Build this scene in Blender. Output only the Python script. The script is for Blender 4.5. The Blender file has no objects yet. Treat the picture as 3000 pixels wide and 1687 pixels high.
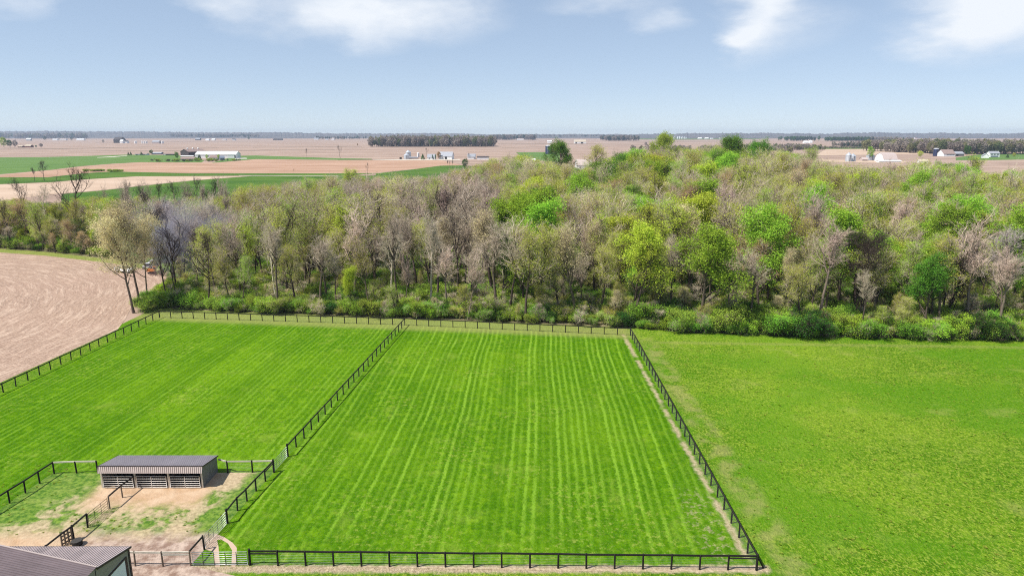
import bpy, math, random
import numpy as np
from mathutils import Vector

S = bpy.context.scene
COL = S.collection
R = math.radians

# ------------------------------------------------------------------ camera
HC = 37.0                                   # drone height over the paddock, metres
FPX, CX, CY, HOR = 2000.0, 1500.0, 843.5, 394.0
PITCH = math.atan((CY - HOR) / FPX)
cam = bpy.data.cameras.new('camera')
cam.sensor_width = 36.0
cam.lens = 36.0 * FPX / 3000.0
cam.clip_start, cam.clip_end = 0.5, 40000.0
camo = bpy.data.objects.new('camera', cam)
camo.location = (0, 0, HC)
camo.rotation_euler = (math.pi / 2 - PITCH, 0, 0)
COL.objects.link(camo)
S.camera = camo

# ------------------------------------------------------------------ light
SUN_EL = R(55)
SUN_TO = Vector((0.915, 0.404, 0)).normalized()       # where shadows point on the ground
sun_from = Vector((-SUN_TO.x * math.cos(SUN_EL), -SUN_TO.y * math.cos(SUN_EL), math.sin(SUN_EL)))
sl = bpy.data.lights.new('sun', 'SUN')
sl.energy, sl.angle, sl.color = 4.7, R(0.53), (1.0, 0.955, 0.88)
so = bpy.data.objects.new('sun', sl)
so.rotation_euler = (-sun_from).to_track_quat('-Z', 'Y').to_euler()
COL.objects.link(so)

S.view_settings.view_transform = 'Standard'
S.view_settings.look = 'None'
S.view_settings.gamma = 1.0
S.view_settings.use_curve_mapping = False
S.view_settings.exposure = 0.57
S.render.engine = 'CYCLES'
S.cycles.max_bounces = 5
S.cycles.diffuse_bounces = 3
S.cycles.glossy_bounces = 2
S.cycles.transmission_bounces = 3
S.cycles.transparent_max_bounces = 6
S.cycles.volume_bounces = 0
S.cycles.use_denoising = False
S.cycles.filter_width = 1.1
S.cycles.denoising_input_passes = 'RGB_ALBEDO_NORMAL'
S.cycles.denoising_prefilter = 'NONE'
S.cycles.sample_clamp_indirect = 4.0


# ------------------------------------------------------------------ node helper
class NT:
    def __init__(s, tree):
        s.t = tree
        tree.nodes.clear()

    def set(s, inp, v):
        if hasattr(v, 'is_output'):
            s.t.links.new(v, inp)
        elif isinstance(v, tuple) and len(v) == 3 and inp.type == 'RGBA':
            inp.default_value = (*v, 1)
        else:
            inp.default_value = v

    def node(s, ty, ins=None, **kw):
        n = s.t.nodes.new(ty)
        for k, v in kw.items():
            setattr(n, k, v)
        for k, v in (ins or {}).items():
            s.set(n.inputs[k], v)
        return n

    def m(s, op, a, b=0.0, c=None, clamp=False):
        n = s.node('ShaderNodeMath', operation=op, use_clamp=clamp)
        s.set(n.inputs[0], a)
        s.set(n.inputs[1], b)
        if c is not None:
            s.set(n.inputs[2], c)
        return n.outputs[0]

    def mix(s, f, a, b, mode='MIX'):
        n = s.node('ShaderNodeMix', data_type='RGBA', blend_type=mode)
        s.set(n.inputs[0], f)
        s.set(n.inputs[6], a)
        s.set(n.inputs[7], b)
        return n.outputs[2]

    def noise(s, vec, scale, detail=3.0, rough=0.55, dist=0.0):
        n = s.node('ShaderNodeTexNoise', {'Vector': vec, 'Scale': scale, 'Detail': detail, 'Roughness': rough, 'Distortion': dist})
        return n.outputs[0]

    def rng(s, v, a, b, lo=0.0, hi=1.0, smooth=True):
        n = s.node('ShaderNodeMapRange', {'Value': v, 'From Min': a, 'From Max': b, 'To Min': lo, 'To Max': hi})
        n.interpolation_type = 'SMOOTHSTEP' if smooth else 'LINEAR'
        return n.outputs[0]

    def vec(s, x, y, z=0.0):
        n = s.node('ShaderNodeCombineXYZ')
        for i, v in enumerate((x, y, z)):
            s.set(n.inputs[i], v)
        return n.outputs[0]

    def sep(s, v):
        n = s.node('ShaderNodeSeparateXYZ', {0: v})
        return n.outputs[0], n.outputs[1], n.outputs[2]

    def pos(s):
        return s.node('ShaderNodeNewGeometry').outputs['Position']

    def obj_random(s):
        return s.node('ShaderNodeObjectInfo').outputs['Random']

    def island(s):
        return s.node('ShaderNodeNewGeometry').outputs['Random Per Island']

    def bump(s, h, strength, dist=0.1):
        return s.node('ShaderNodeBump', {'Height': h, 'Strength': strength, 'Distance': dist}).outputs[0]

    def hsv(s, col, h=0.5, sat=1.0, v=1.0):
        return s.node('ShaderNodeHueSaturation', {'Hue': h, 'Saturation': sat, 'Value': v, 'Color': col}).outputs[0]

    def principled(s, col, rough=0.8, metal=0.0, normal=None, spec=0.3):
        ins = {'Base Color': col, 'Roughness': rough, 'Metallic': metal, 'Specular IOR Level': spec}
        if normal is not None:
            ins['Normal'] = normal
        n = s.node('ShaderNodeBsdfPrincipled', ins)
        s.out(n.outputs[0])
        return n

    def out(s, sh, vol=None):
        o = s.node('ShaderNodeOutputMaterial')
        if sh is not None:
            s.t.links.new(sh, o.inputs['Surface'])
        if vol is not None:
            s.t.links.new(vol, o.inputs['Volume'])


def mat(name):
    m = bpy.data.materials.new(name)
    m.use_nodes = True
    return m, NT(m.node_tree)


# ------------------------------------------------------------------ sky
W = bpy.data.worlds.new('World')
S.world = W
W.use_nodes = True
w = NT(W.node_tree)
sky = w.node('ShaderNodeTexSky', sky_type='NISHITA', sun_disc=False)
sky.sun_elevation = SUN_EL
sky.sun_rotation = math.atan2(sun_from.x, sun_from.y)
sky.altitude = 200.0
sky.air_density = 0.6
sky.dust_density = 0.0
sky.ozone_density = 4.0
dirv = w.node('ShaderNodeTexCoord').outputs['Generated']
dx, dy, dz = w.sep(dirv)
az = w.m('ARCTAN2', dx, dy)
el = w.m('ARCSINE', dz)
warp = w.noise(w.vec(w.m('MULTIPLY', dx, 9.0), w.m('MULTIPLY', dy, 9.0), w.m('MULTIPLY', dz, 26.0)), 1.0, 5.0, 0.55)
wv = w.m('MULTIPLY', w.m('SUBTRACT', warp, 0.5), 0.13)
# cumulus banks standing in the north: (azimuth, elevation, half width, half height, weight)
BANKS = []
for (px_, py_, wp_, hp_, wt_) in ((40, 10, 60, 32, .55), (640, 12, 80, 38, .75), (1000, 20, 170, 70, 1.1), (1250, 45, 170, 55, .75), (1060, 120, 70, 28, .4), (1800, 4, 130, 22, .55),
                                  (1935, 62, 70, 24, .6), (2215, 35, 60, 75, 1.15), (2150, 120, 48, 24, .95), (2340, 60, 100, 65, .42), (2930, 20, 130, 70, 1.6), (2800, 90, 90, 50, .55)):
    x_, y_ = (px_ - CX) / FPX, (CY - py_) / FPX
    v_ = Vector((x_, math.cos(PITCH) + y_ * math.sin(PITCH), -math.sin(PITCH) + y_ * math.cos(PITCH))).normalized()
    BANKS.append((math.atan2(v_.x, v_.y), math.asin(v_.z), wp_ / FPX, hp_ / FPX, wt_))
bank = None
for (a, e, wa, we, wt) in BANKS:
    u = w.m('DIVIDE', w.m('SUBTRACT', w.m('ADD', az, w.m('MULTIPLY', wv, 0.9)), a), wa * 1.15)
    v = w.m('DIVIDE', w.m('SUBTRACT', w.m('ADD', el, w.m('MULTIPLY', wv, 0.35)), e), we * 1.15)
    g = w.m('MULTIPLY', w.m('EXPONENT', w.m('MULTIPLY', w.m('ADD', w.m('MULTIPLY', u, u), w.m('MULTIPLY', v, v)), -1.0)), wt)
    bank = g if bank is None else w.m('ADD', bank, g)
# the same broken cloud goes on overhead and behind
over = w.noise(w.vec(w.m('MULTIPLY', dx, 3.2), w.m('MULTIPLY', dy, 3.2), w.m('MULTIPLY', dz, 7.0)), 1.0, 5.0, 0.55)
over = w.m('MULTIPLY', w.rng(over, 0.52, 0.72), w.rng(el, 0.17, 0.26))
fluff = w.noise(w.vec(w.m('MULTIPLY', dx, 26.0), w.m('MULTIPLY', dy, 26.0), w.m('MULTIPLY', dz, 60.0)), 1.0, 5.0, 0.6)
bank = w.m('ADD', bank, w.m('MULTIPLY', w.m('SUBTRACT', fluff, 0.5), w.rng(bank, 0.05, 0.5, 0.0, 0.75)))
cl = w.m('ADD', w.m('MULTIPLY', w.rng(bank, 0.12, 1.30, smooth=False), 0.95), w.m('MULTIPLY', over, 0.8), clamp=True)
# spring haze evens the sky out: compress its range
gam = w.node('ShaderNodeGamma', {0: sky.outputs[0], 1: 0.46})
skyc = w.mix(1.0, gam.outputs[0], (2.20, 2.28, 2.40), 'MULTIPLY')
col = w.mix(cl, skyc, (6.2, 6.5, 6.9))
bg = w.node('ShaderNodeBackground', {'Color': col, 'Strength': 0.10})
wo = w.node('ShaderNodeOutputWorld')
W.node_tree.links.new(bg.outputs[0], wo.inputs[0])


# ------------------------------------------------------------------ survey helper: image ray to a point on the land
def G(px, py, z=0.0):
    x, y = (px - CX) / FPX, (CY - py) / FPX
    d = (x, math.cos(PITCH) + y * math.sin(PITCH), -math.sin(PITCH) + y * math.cos(PITCH))
    t = (z - HC) / d[2]
    return d[0] * t, d[1] * t


def XatY(px, Y, z=0.0):
    depth = Y * math.cos(PITCH) + (HC - z) * math.sin(PITCH)
    return (px - CX) / FPX * depth


def PX(X, Y, z=0.0):
    dep = Y * math.cos(PITCH) + (HC - z) * math.sin(PITCH)
    up = -Y * math.sin(PITCH) * -1 * -1 + (z - HC) * math.cos(PITCH)
    up = Y * math.sin(PITCH) + (z - HC) * math.cos(PITCH)
    return CX + X / dep * FPX, CY - up / dep * FPX


def ztop(Y, py):
    """height of a point at ground distance Y that shows at image row py"""
    a = math.atan((py - CY) / FPX) + PITCH
    return HC - Y * math.tan(a)


def mpp(Y):
    return (Y * math.cos(PITCH) + HC * math.sin(PITCH)) / FPX


# ------------------------------------------------------------------ mesh helpers
def tag(o, label=None, cat=None, group=None, kind=None):
    if label: o['label'] = label
    if cat: o['category'] = cat
    if group: o['group'] = group
    if kind: o['kind'] = kind
    return o


def link(name, data, parent=None, loc=None):
    o = bpy.data.objects.new(name, data)
    COL.objects.link(o)
    if parent: o.parent = parent
    if loc is not None: o.location = loc
    return o


def empty(name, loc=(0, 0, 0), rz=0.0):
    o = bpy.data.objects.new(name, None)
    o.empty_display_size = 0.3
    o.location = loc
    o.rotation_euler = (0, 0, rz)
    COL.objects.link(o)
    return o


class MB:
    def __init__(s):
        s.v, s.f = [], []

    def quad(s, *pts):
        b = len(s.v)
        s.v += [tuple(p) for p in pts]
        s.f.append(tuple(range(b, b + len(pts))))
        return s

    def box(s, x0, x1, y0, y1, z0, z1):
        b = len(s.v)
        s.v += [(x0, y0, z0), (x1, y0, z0), (x1, y1, z0), (x0, y1, z0), (x0, y0, z1), (x1, y0, z1), (x1, y1, z1), (x0, y1, z1)]
        s.f += [tuple(b + i for i in q) for q in ((3, 2, 1, 0), (4, 5, 6, 7), (0, 1, 5, 4), (1, 2, 6, 5), (2, 3, 7, 6), (3, 0, 4, 7))]
        return s

    def beam(s, p, q, wd, ht):
        """rectangular bar from p to q, wd across, ht high"""
        p, q = Vector(p), Vector(q)
        d = (q - p).normalized()
        sd = d.cross(Vector((0, 0, 1)))
        sd = sd.normalized() if sd.length > 1e-4 else Vector((1, 0, 0))
        up = sd.cross(d).normalized()
        b = len(s.v)
        for c in (p, q):
            for (i, j) in ((-1, -1), (1, -1), (1, 1), (-1, 1)):
                s.v.append(tuple(c + sd * (i * wd / 2) + up * (j * ht / 2)))
        s.f += [tuple(b + i for i in k) for k in ((0, 1, 2, 3), (7, 6, 5, 4), (0, 4, 5, 1), (1, 5, 6, 2), (2, 6, 7, 3), (3, 7, 4, 0))]
        return s

    def tube(s, p, q, r0, r1, n=8, caps=True):
        p, q = Vector(p), Vector(q)
        d = (q - p).normalized()
        a = d.cross(Vector((0, 0, 1)))
        a = a.normalized() if a.length > 1e-4 else Vector((1, 0, 0))
        c = d.cross(a)
        b = len(s.v)
        for (o, r) in ((p, r0), (q, r1)):
            for i in range(n):
                t = 2 * math.pi * i / n
                s.v.append(tuple(o + a * (r * math.cos(t)) + c * (r * math.sin(t))))
        for i in range(n):
            j = (i + 1) % n
            s.f.append((b + i, b + j, b + n + j, b + n + i))
        if caps:
            s.f.append(tuple(b + i for i in range(n)))
            s.f.append(tuple(b + n + i for i in reversed(range(n))))
        return s

    def lathe(s, prof, n=16):
        b = len(s.v)
        for (r, z) in prof:
            for i in range(n):
                t = 2 * math.pi * i / n
                s.v.append((r * math.cos(t), r * math.sin(t), z))
        for k in range(len(prof) - 1):
            for i in range(n):
                j = (i + 1) % n
                s.f.append((b + k * n + i, b + k * n + j, b + (k + 1) * n + j, b + (k + 1) * n + i))
        s.f.append(tuple(b + (len(prof) - 1) * n + i for i in range(n)))
        return s

    def mesh(s, name, m, smooth=False):
        me = bpy.data.meshes.new(name)
        me.from_pydata(s.v, [], s.f)
        for k in (m if isinstance(m, (list, tuple)) else [m]):
            me.materials.append(k)
        if smooth:
            me.polygons.foreach_set('use_smooth', [True] * len(me.polygons))
        me.update()
        return me

    def build(s, name, m, parent=None, loc=None, smooth=False):
        return link(name, s.mesh(name, m, smooth), parent, loc)


def np_mesh(name, V, F, mats, midx=None, smooth=False):
    """V (n,3) floats, F (m,k) ints, all faces with k corners"""
    me = bpy.data.meshes.new(name)
    V = np.ascontiguousarray(V, dtype=np.float32)
    F = np.ascontiguousarray(F, dtype=np.int32)
    k = F.shape[1]
    me.vertices.add(len(V))
    me.vertices.foreach_set('co', V.ravel())
    me.loops.add(F.size)
    me.loops.foreach_set('vertex_index', F.ravel())
    me.polygons.add(len(F))
    me.polygons.foreach_set('loop_start', np.arange(0, F.size, k, dtype=np.int32))
    me.polygons.foreach_set('loop_total', np.full(len(F), k, dtype=np.int32))
    if midx is not None:
        me.polygons.foreach_set('material_index', np.ascontiguousarray(midx, dtype=np.int32))
    if smooth:
        me.polygons.foreach_set('use_smooth', np.ones(len(F), dtype=bool))
    for m in mats:
        me.materials.append(m)
    me.update(calc_edges=True)
    me.validate()
    return me


# ------------------------------------------------------------------ plain materials
def simple(name, col, rough=0.8, metal=0.0, var=0.12, scale=2.0, spec=0.3, bump=0.0):
    m, n = mat(name)
    p = n.node('ShaderNodeTexCoord').outputs['Object']
    f = n.noise(p, scale, 4.0, 0.6)
    r = n.obj_random()
    v = n.m('ADD', n.rng(f, 0.25, 0.75, 1 - var, 1 + var, False), n.m('MULTIPLY', n.m('SUBTRACT', r, 0.5), var))
    c = n.hsv(col, 0.5, 1.0, v)
    n.principled(c, rough, metal, n.bump(f, bump, 0.02) if bump else None, spec)
    return m


M_POST = simple('creosote_post', (0.011, 0.009, 0.008), 0.75, var=0.35, scale=6)
M_RAIL = simple('dark_stained_rail', (0.017, 0.014, 0.013), 0.7, var=0.3, scale=3)
M_PALE = simple('weathered_rail', (0.50, 0.45, 0.38), 0.8, var=0.25, scale=3)
M_PPOST = simple('weathered_post', (0.16, 0.12, 0.09), 0.85, var=0.3, scale=5)
M_WIRE = simple('galvanised_wire', (0.30, 0.31, 0.31), 0.5, 0.6, var=0.1)
M_GATE = simple('galvanised_gate', (0.50, 0.52, 0.51), 0.42, 0.55, var=0.15, scale=4)
M_STALL = simple('stall_gate', (0.70, 0.66, 0.62), 0.5, 0.2, var=0.3, scale=5)
M_BRACE = simple('gate_brace', (0.06, 0.055, 0.05), 0.6, 0.3)
M_ROOF = simple('lavender_brown_roofing', (0.270, 0.240, 0.262), 0.42, 0.25, var=0.14, scale=0.7, spec=0.5)
M_ROOF2 = simple('brown_barn_roofing', (0.215, 0.168, 0.172), 0.40, 0.25, var=0.22, scale=0.5, spec=0.5)
M_ROOF3 = simple('chalky_lean_roofing', (0.42, 0.345, 0.335), 0.45, 0.1, var=0.30, scale=0.35, spec=0.5)
M_FASC = simple('light_metal_fascia', (0.46, 0.38, 0.35), 0.55, 0.1, var=0.08)
M_SIDE = simple('grey_metal_siding', (0.17, 0.165, 0.165), 0.55, 0.1, var=0.1)
M_TAUPE = simple('taupe_siding', (0.30, 0.27, 0.235), 0.6, var=0.1)
M_TRIM = simple('dark_trim', (0.030, 0.022, 0.022), 0.5, var=0.2)
M_WHITE = simple('white_paint', (0.78, 0.78, 0.78), 0.5, var=0.06)
M_DOOR = simple('pale_blue_door', (0.80, 0.83, 0.86), 0.45, var=0.06)
M_BLACK = simple('black_rubber', (0.012, 0.012, 0.013), 0.6, var=0.2)
M_GREYR = simple('grey_roof', (0.30, 0.31, 0.34), 0.6, var=0.12, scale=0.3)
M_BROWNR = simple('brown_shingle_roof', (0.25, 0.18, 0.16), 0.85, var=0.2, scale=0.5)
M_DARKB = simple('dark_barn_board', (0.055, 0.045, 0.045), 0.8, var=0.2, scale=0.5)
M_BLUEG = simple('blue_grey_siding', (0.17, 0.20, 0.26), 0.7, var=0.1)
M_NAVY = simple('navy_silo_steel', (0.022, 0.030, 0.085), 0.35, 0.2, var=0.2, scale=0.6, spec=0.5)
M_BIN = simple('galvanised_bin', (0.55, 0.58, 0.62), 0.38, 0.45, var=0.12, scale=0.6)
M_REDB = simple('red_brown_board', (0.17, 0.065, 0.045), 0.8, var=0.2, scale=0.4)
M_TAN = simple('tan_siding', (0.45, 0.38, 0.29), 0.75, var=0.1)
M_GLASS = simple('dark_window', (0.02, 0.022, 0.028), 0.15, spec=0.6)
M_CONC = simple('pale_concrete', (0.55, 0.52, 0.47), 0.85, var=0.12, scale=0.3)
M_ORANGE = simple('orange_machine_paint', (0.62, 0.20, 0.03), 0.45, var=0.12)
M_RUST = simple('rusty_brown_steel', (0.16, 0.07, 0.05), 0.7, var=0.3)
M_CAR = simple('white_car_paint', (0.80, 0.80, 0.80), 0.25, spec=0.6, var=0.03)
M_TYRE = simple('tyre_rubber', (0.015, 0.015, 0.015), 0.85)
M_RIM = simple('wheel_metal', (0.45, 0.45, 0.46), 0.4, 0.7)
M_LAMP = simple('lamp_glass', (0.65, 0.62, 0.55), 0.2, spec=0.6)


# ------------------------------------------------------------------ ground materials
def grass_mat(name, kind):
    m, n = mat(name)
    P = n.pos()
    x, y, z = n.sep(P)
    fine = n.noise(P, 2.6, 4.0, 0.65)
    fine2 = n.noise(P, 0.85, 3.0, 0.6, 0.6)
    mid = n.noise(P, 0.22, 3.0, 0.55)
    big = n.noise(P, 0.035, 3.0, 0.55)
    dark, base, lime, pale = (0.040, 0.115, 0.003), (0.078, 0.190, 0.004), (0.140, 0.260, 0.008), (0.265, 0.320, 0.055)
    if kind == 'rough':
        base, lime, pale = (0.100, 0.215, 0.010), (0.180, 0.285, 0.018), (0.330, 0.335, 0.090)
    c = n.mix(n.rng(fine, 0.36, 0.66), dark, base)
    c = n.mix(n.m('MULTIPLY', n.rng(fine2, 0.45, 0.72), 0.75), c, lime)
    c = n.mix(n.m('MULTIPLY', n.rng(big, 0.42, 0.66), 0.55), c, lime)
    c = n.mix(n.m('MULTIPLY', n.rng(mid, 0.55, 0.78), 0.35), c, pale)
    c = n.mix(n.m('MULTIPLY', n.rng(fine, 0.62, 0.78), n.rng(fine2, 0.5, 0.75)), c, pale)
    if kind == 'rough':
        q = n.vec(n.m('MULTIPLY', x, 1.7), n.m('MULTIPLY', y, 1.05), 0.0)
        t1 = n.noise(q, 1.0, 5.0, 0.78, 0.8)
        t2 = n.noise(q, 2.3, 3.0, 0.7, 0.5)
        c = n.mix(n.m('MULTIPLY', n.rng(t1, 0.50, 0.40), 0.80), c, (0.046, 0.118, 0.005))
        c = n.mix(n.m('MULTIPLY', n.rng(t2, 0.50, 0.60), 0.75), c, (0.265, 0.330, 0.045))
        c = n.mix(n.m('MULTIPLY', n.rng(n.noise(P, 0.05, 4.0, 0.6), 0.47, 0.60), 0.60), c, (0.078, 0.200, 0.008))
        c = n.mix(n.m('MULTIPLY', n.rng(n.noise(P, 0.028, 3.0, 0.55), 0.50, 0.64), 0.20), c, (0.220, 0.310, 0.028))
        c = n.mix(n.m('MULTIPLY', n.rng(n.noise(P, 0.11, 4.0, 0.65, 0.3), 0.58, 0.76), 0.40), c, (0.290, 0.290, 0.085))
        fine2 = n.m('ADD', n.m('MULTIPLY', t1, 1.2), t2)
    hgt = n.m('ADD', fine, n.m('MULTIPLY', fine2, 0.8))
    if kind in ('stripe', 'stripe_left'):
        # mowing passes run down the paddock
        wob = n.m('MULTIPLY', n.m('SUBTRACT', n.noise(n.vec(0.0, n.m('MULTIPLY', y, 0.03), 3.0), 1.0, 2.0), 0.5), 1.3)
        if kind == 'stripe':
            xs = n.m('ADD', n.m('ADD', x, n.m('MULTIPLY', n.m('SUBTRACT', y, 90.0), -0.035)), wob)
        else:
            xs = n.m('ADD', n.m('ADD', x, n.m('MULTIPLY', n.m('SUBTRACT', y, 90.0), -0.06)), wob)
        ph = n.m('DIVIDE', xs, 0.92)
        cell = n.m('FLOOR', ph)
        fr_ = n.m('SUBTRACT', ph, cell)
        wn = n.node('ShaderNodeTexWhiteNoise', {'W': cell}, noise_dimensions='1D').outputs[0]
        wn2 = n.node('ShaderNodeTexWhiteNoise', {'W': n.m('ADD', n.m('FLOOR', n.m('DIVIDE', xs, 1.84)), 91.3)}, noise_dimensions='1D').outputs[0]
        ragged = n.m('MULTIPLY', n.m('SUBTRACT', fine, 0.5), 0.9)
        ln = n.rng(n.m('ABSOLUTE', n.m('SUBTRACT', n.m('ADD', fr_, ragged), 0.5)), 0.33, 0.06)
        brk = n.rng(n.noise(n.vec(n.m('MULTIPLY', xs, 0.5), n.m('MULTIPLY', y, 0.06), 2.0), 1.0, 3.0, 0.6), 0.28, 0.58, 0.25, 1.0)
        kk = 0.95 if kind == 'stripe' else 0.60
        line = n.m('MULTIPLY', ln, n.m('MULTIPLY', brk, n.m('MULTIPLY', n.rng(wn, 0.0, 1.0, 0.25, 1.0, False), kk)))
        c = n.mix(n.m('MULTIPLY', wn2, 0.55), c, dark)
        fade = n.rng(n.m('ADD', y, n.m('MULTIPLY', n.m('SUBTRACT', mid, 0.5), 26.0)), 52.0, 68.0, 0.30, 1.0)
        c = n.mix(n.m('MULTIPLY', line, fade), c, (0.175, 0.315, 0.026))
        spk = n.m('MULTIPLY', n.rng(n.noise(P, 1.5, 4.0, 0.72), 0.52, 0.64), n.rng(n.m('ADD', n.noise(P, 0.09, 3.0, 0.6), n.rng(y, 74.0, 54.0, 0.0, 0.12)), 0.46, 0.68, 0.04, 0.60))
        c = n.mix(spk, c, (0.250, 0.300, 0.055))
        dsp = n.m('MULTIPLY', n.rng(n.noise(n.vec(n.m('MULTIPLY', x, 1.6), n.m('MULTIPLY', y, 0.8), 0.0), 1.0, 5.0, 0.75, 0.4), 0.50, 0.40), n.rng(n.noise(P, 0.045, 3.0, 0.6), 0.35, 0.62, 0.20, 0.50))
        c = n.mix(dsp, c, (0.030, 0.092, 0.003))
    dirt = n.mix(n.rng(n.noise(P, 3.5, 3.0, 0.65), 0.3, 0.7), (0.29, 0.22, 0.135), (0.44, 0.36, 0.245))
    edge = n.m('MULTIPLY', n.m('SUBTRACT', n.noise(P, 0.9, 4.0, 0.65), 0.5), 2.4)

    def band(v, a, b, soft=0.35):
        return n.m('MULTIPLY', n.rng(v, a - soft, a + soft), n.rng(v, b + soft, b - soft))
    ex, ey = n.m('ADD', x, n.m('MULTIPLY', edge, 0.55)), n.m('ADD', y, n.m('MULTIPLY', edge, 0.5))
    mk = n.m('MULTIPLY', band(ey, 52.25, 53.30, 0.25), band(ex, -35.0, 22.4))
    mk = n.m('MAXIMUM', mk, n.m('MULTIPLY', band(ex, 20.75, 21.35, 0.3), n.m('MULTIPLY', band(ey, 52.0, 124.5), n.rng(n.noise(P, 0.25, 2.0), 0.32, 0.45, 0.0, 0.85))))
    mk = n.m('MAXIMUM', mk, n.m('MULTIPLY', band(ex, 17.2, 20.4, 1.4), n.m('MULTIPLY', band(ey, 52.0, 66.0, 3.0), n.rng(n.noise(P, 1.4, 3.0, 0.7), 0.50, 0.66, 0.0, 0.5))))
    c = n.mix(mk, c, dirt)
    # straw-coloured worn wheel track outside the east fence, along the back verge, and on the lawn strip
    thatch = (0.300, 0.270, 0.105)
    tk = n.m('MULTIPLY', band(ex, 23.2, 26.3, 0.8), n.m('MULTIPLY', n.rng(n.noise(P, 0.35, 3.0), 0.38, 0.62, 0.0, 0.6), band(y, 40.0, 122.0, 6.0)))
    backl = n.m('ADD', n.m('MULTIPLY', n.m('ADD', x, 71.9), -0.133), 135.7)
    tk = n.m('MAXIMUM', tk, n.m('MULTIPLY', n.rng(n.m('SUBTRACT', ey, backl), -3.2, 0.3), n.m('MULTIPLY', n.rng(x, 25.0, 21.0), 0.60)))
    tk = n.m('MAXIMUM', tk, n.m('MULTIPLY', band(n.m('ADD', ey, n.m('MULTIPLY', x, 0.045)), 119.6, 121.2, 0.5), n.m('MULTIPLY', n.rng(x, 22.0, 27.0), 0.32)))
    tk = n.m('MAXIMUM', tk, n.m('MULTIPLY', band(ey, 49.0, 51.2, 0.6), n.m('MULTIPLY', n.rng(fine2, 0.35, 0.6), 0.55)))
    c = n.mix(n.m('MULTIPLY', tk, 0.8), c, thatch)
    n.principled(c, 1.0, 0.0, n.bump(hgt, 0.55 if kind != 'rough' else 0.8, 0.25), 0.0)
    return m


M_GRASS_L = grass_mat('mown_grass_soft_stripes', 'stripe_left')
M_GRASS_M = grass_mat('mown_grass_striped', 'stripe')
M_GRASS_R = grass_mat('rough_pasture_grass', 'rough')


def yard_mat():
    m, n = mat('worn_paddock_ground')
    P = n.pos()
    x, y, z = n.sep(P)
    f = n.noise(P, 2.2, 4.0, 0.65)
    f2 = n.noise(P, 0.55, 4.0, 0.6, 0.4)
    b = n.noise(P, 0.12, 2.0, 0.5)
    grass = n.mix(n.rng(f, 0.35, 0.66), (0.040, 0.110, 0.006), (0.150, 0.235, 0.028))
    grass = n.mix(n.m('MULTIPLY', n.rng(f2, 0.45, 0.7), 0.5), grass, (0.235, 0.280, 0.060))
    straw = n.mix(n.rng(f, 0.3, 0.7), (0.29, 0.22, 0.13), (0.46, 0.365, 0.23))
    orange = n.mix(n.rng(f2, 0.3, 0.7), (0.40, 0.26, 0.155), (0.49, 0.355, 0.24))
    mud = n.mix(n.rng(n.noise(P, 0.9, 4.0, 0.6), 0.35, 0.65), (0.20, 0.125, 0.095), (0.43, 0.33, 0.27))
    # wear is greatest at the shelter gates and by the barn gate
    near_shed = n.rng(n.m('ADD', y, n.m('MULTIPLY', n.m('SUBTRACT', f2, 0.5), 4.0)), 61.0, 64.4)
    near_shed = n.m('MULTIPLY', near_shed, n.m('MULTIPLY', n.rng(x, -45.5, -43.0), n.rng(x, -31.2, -33.0)))
    low = n.rng(n.m('ADD', y, n.m('MULTIPLY', n.m('SUBTRACT', f2, 0.5), 5.0)), 59.4, 56.4)
    strawm = n.m('ADD', n.m('MULTIPLY', n.rng(f2, 0.40, 0.57), 0.85), n.rng(n.m('ADD', n.m('MULTIPLY', b, 6.0), n.m('MULTIPLY', n.m('ABSOLUTE', n.m('SUBTRACT', y, 62.0)), 0.22)), 3.4, 4.6), clamp=True)
    gleft = n.rng(n.m('ADD', n.m('ADD', x, n.m('MULTIPLY', y, -0.55)), n.m('MULTIPLY', n.m('SUBTRACT', f2, 0.5), 7.0)), -83.0, -79.5)
    gright = n.rng(n.m('ADD', n.m('ADD', x, n.m('MULTIPLY', y, -0.10)), n.m('MULTIPLY', n.m('SUBTRACT', f2, 0.5), 4.0)), -35.5, -37.0)
    strawm = n.m('MULTIPLY', strawm, n.m('MULTIPLY', gleft, n.m('MAXIMUM', gright, low)))
    c = n.mix(strawm, grass, straw)
    c = n.mix(near_shed, c, orange)
    c = n.mix(n.m('MULTIPLY', low, n.m('MULTIPLY', n.rng(x, -43.0, -38.5), 0.95)), c, mud)
    c = n.mix(n.m('MULTIPLY', low, n.rng(x, -38.0, -43.0)), c, orange)
    n.principled(c, 0.9, 0, n.bump(n.m('ADD', f, f2), 0.5, 0.2), 0.2)
    return m


M_YARD = yard_mat()


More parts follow.
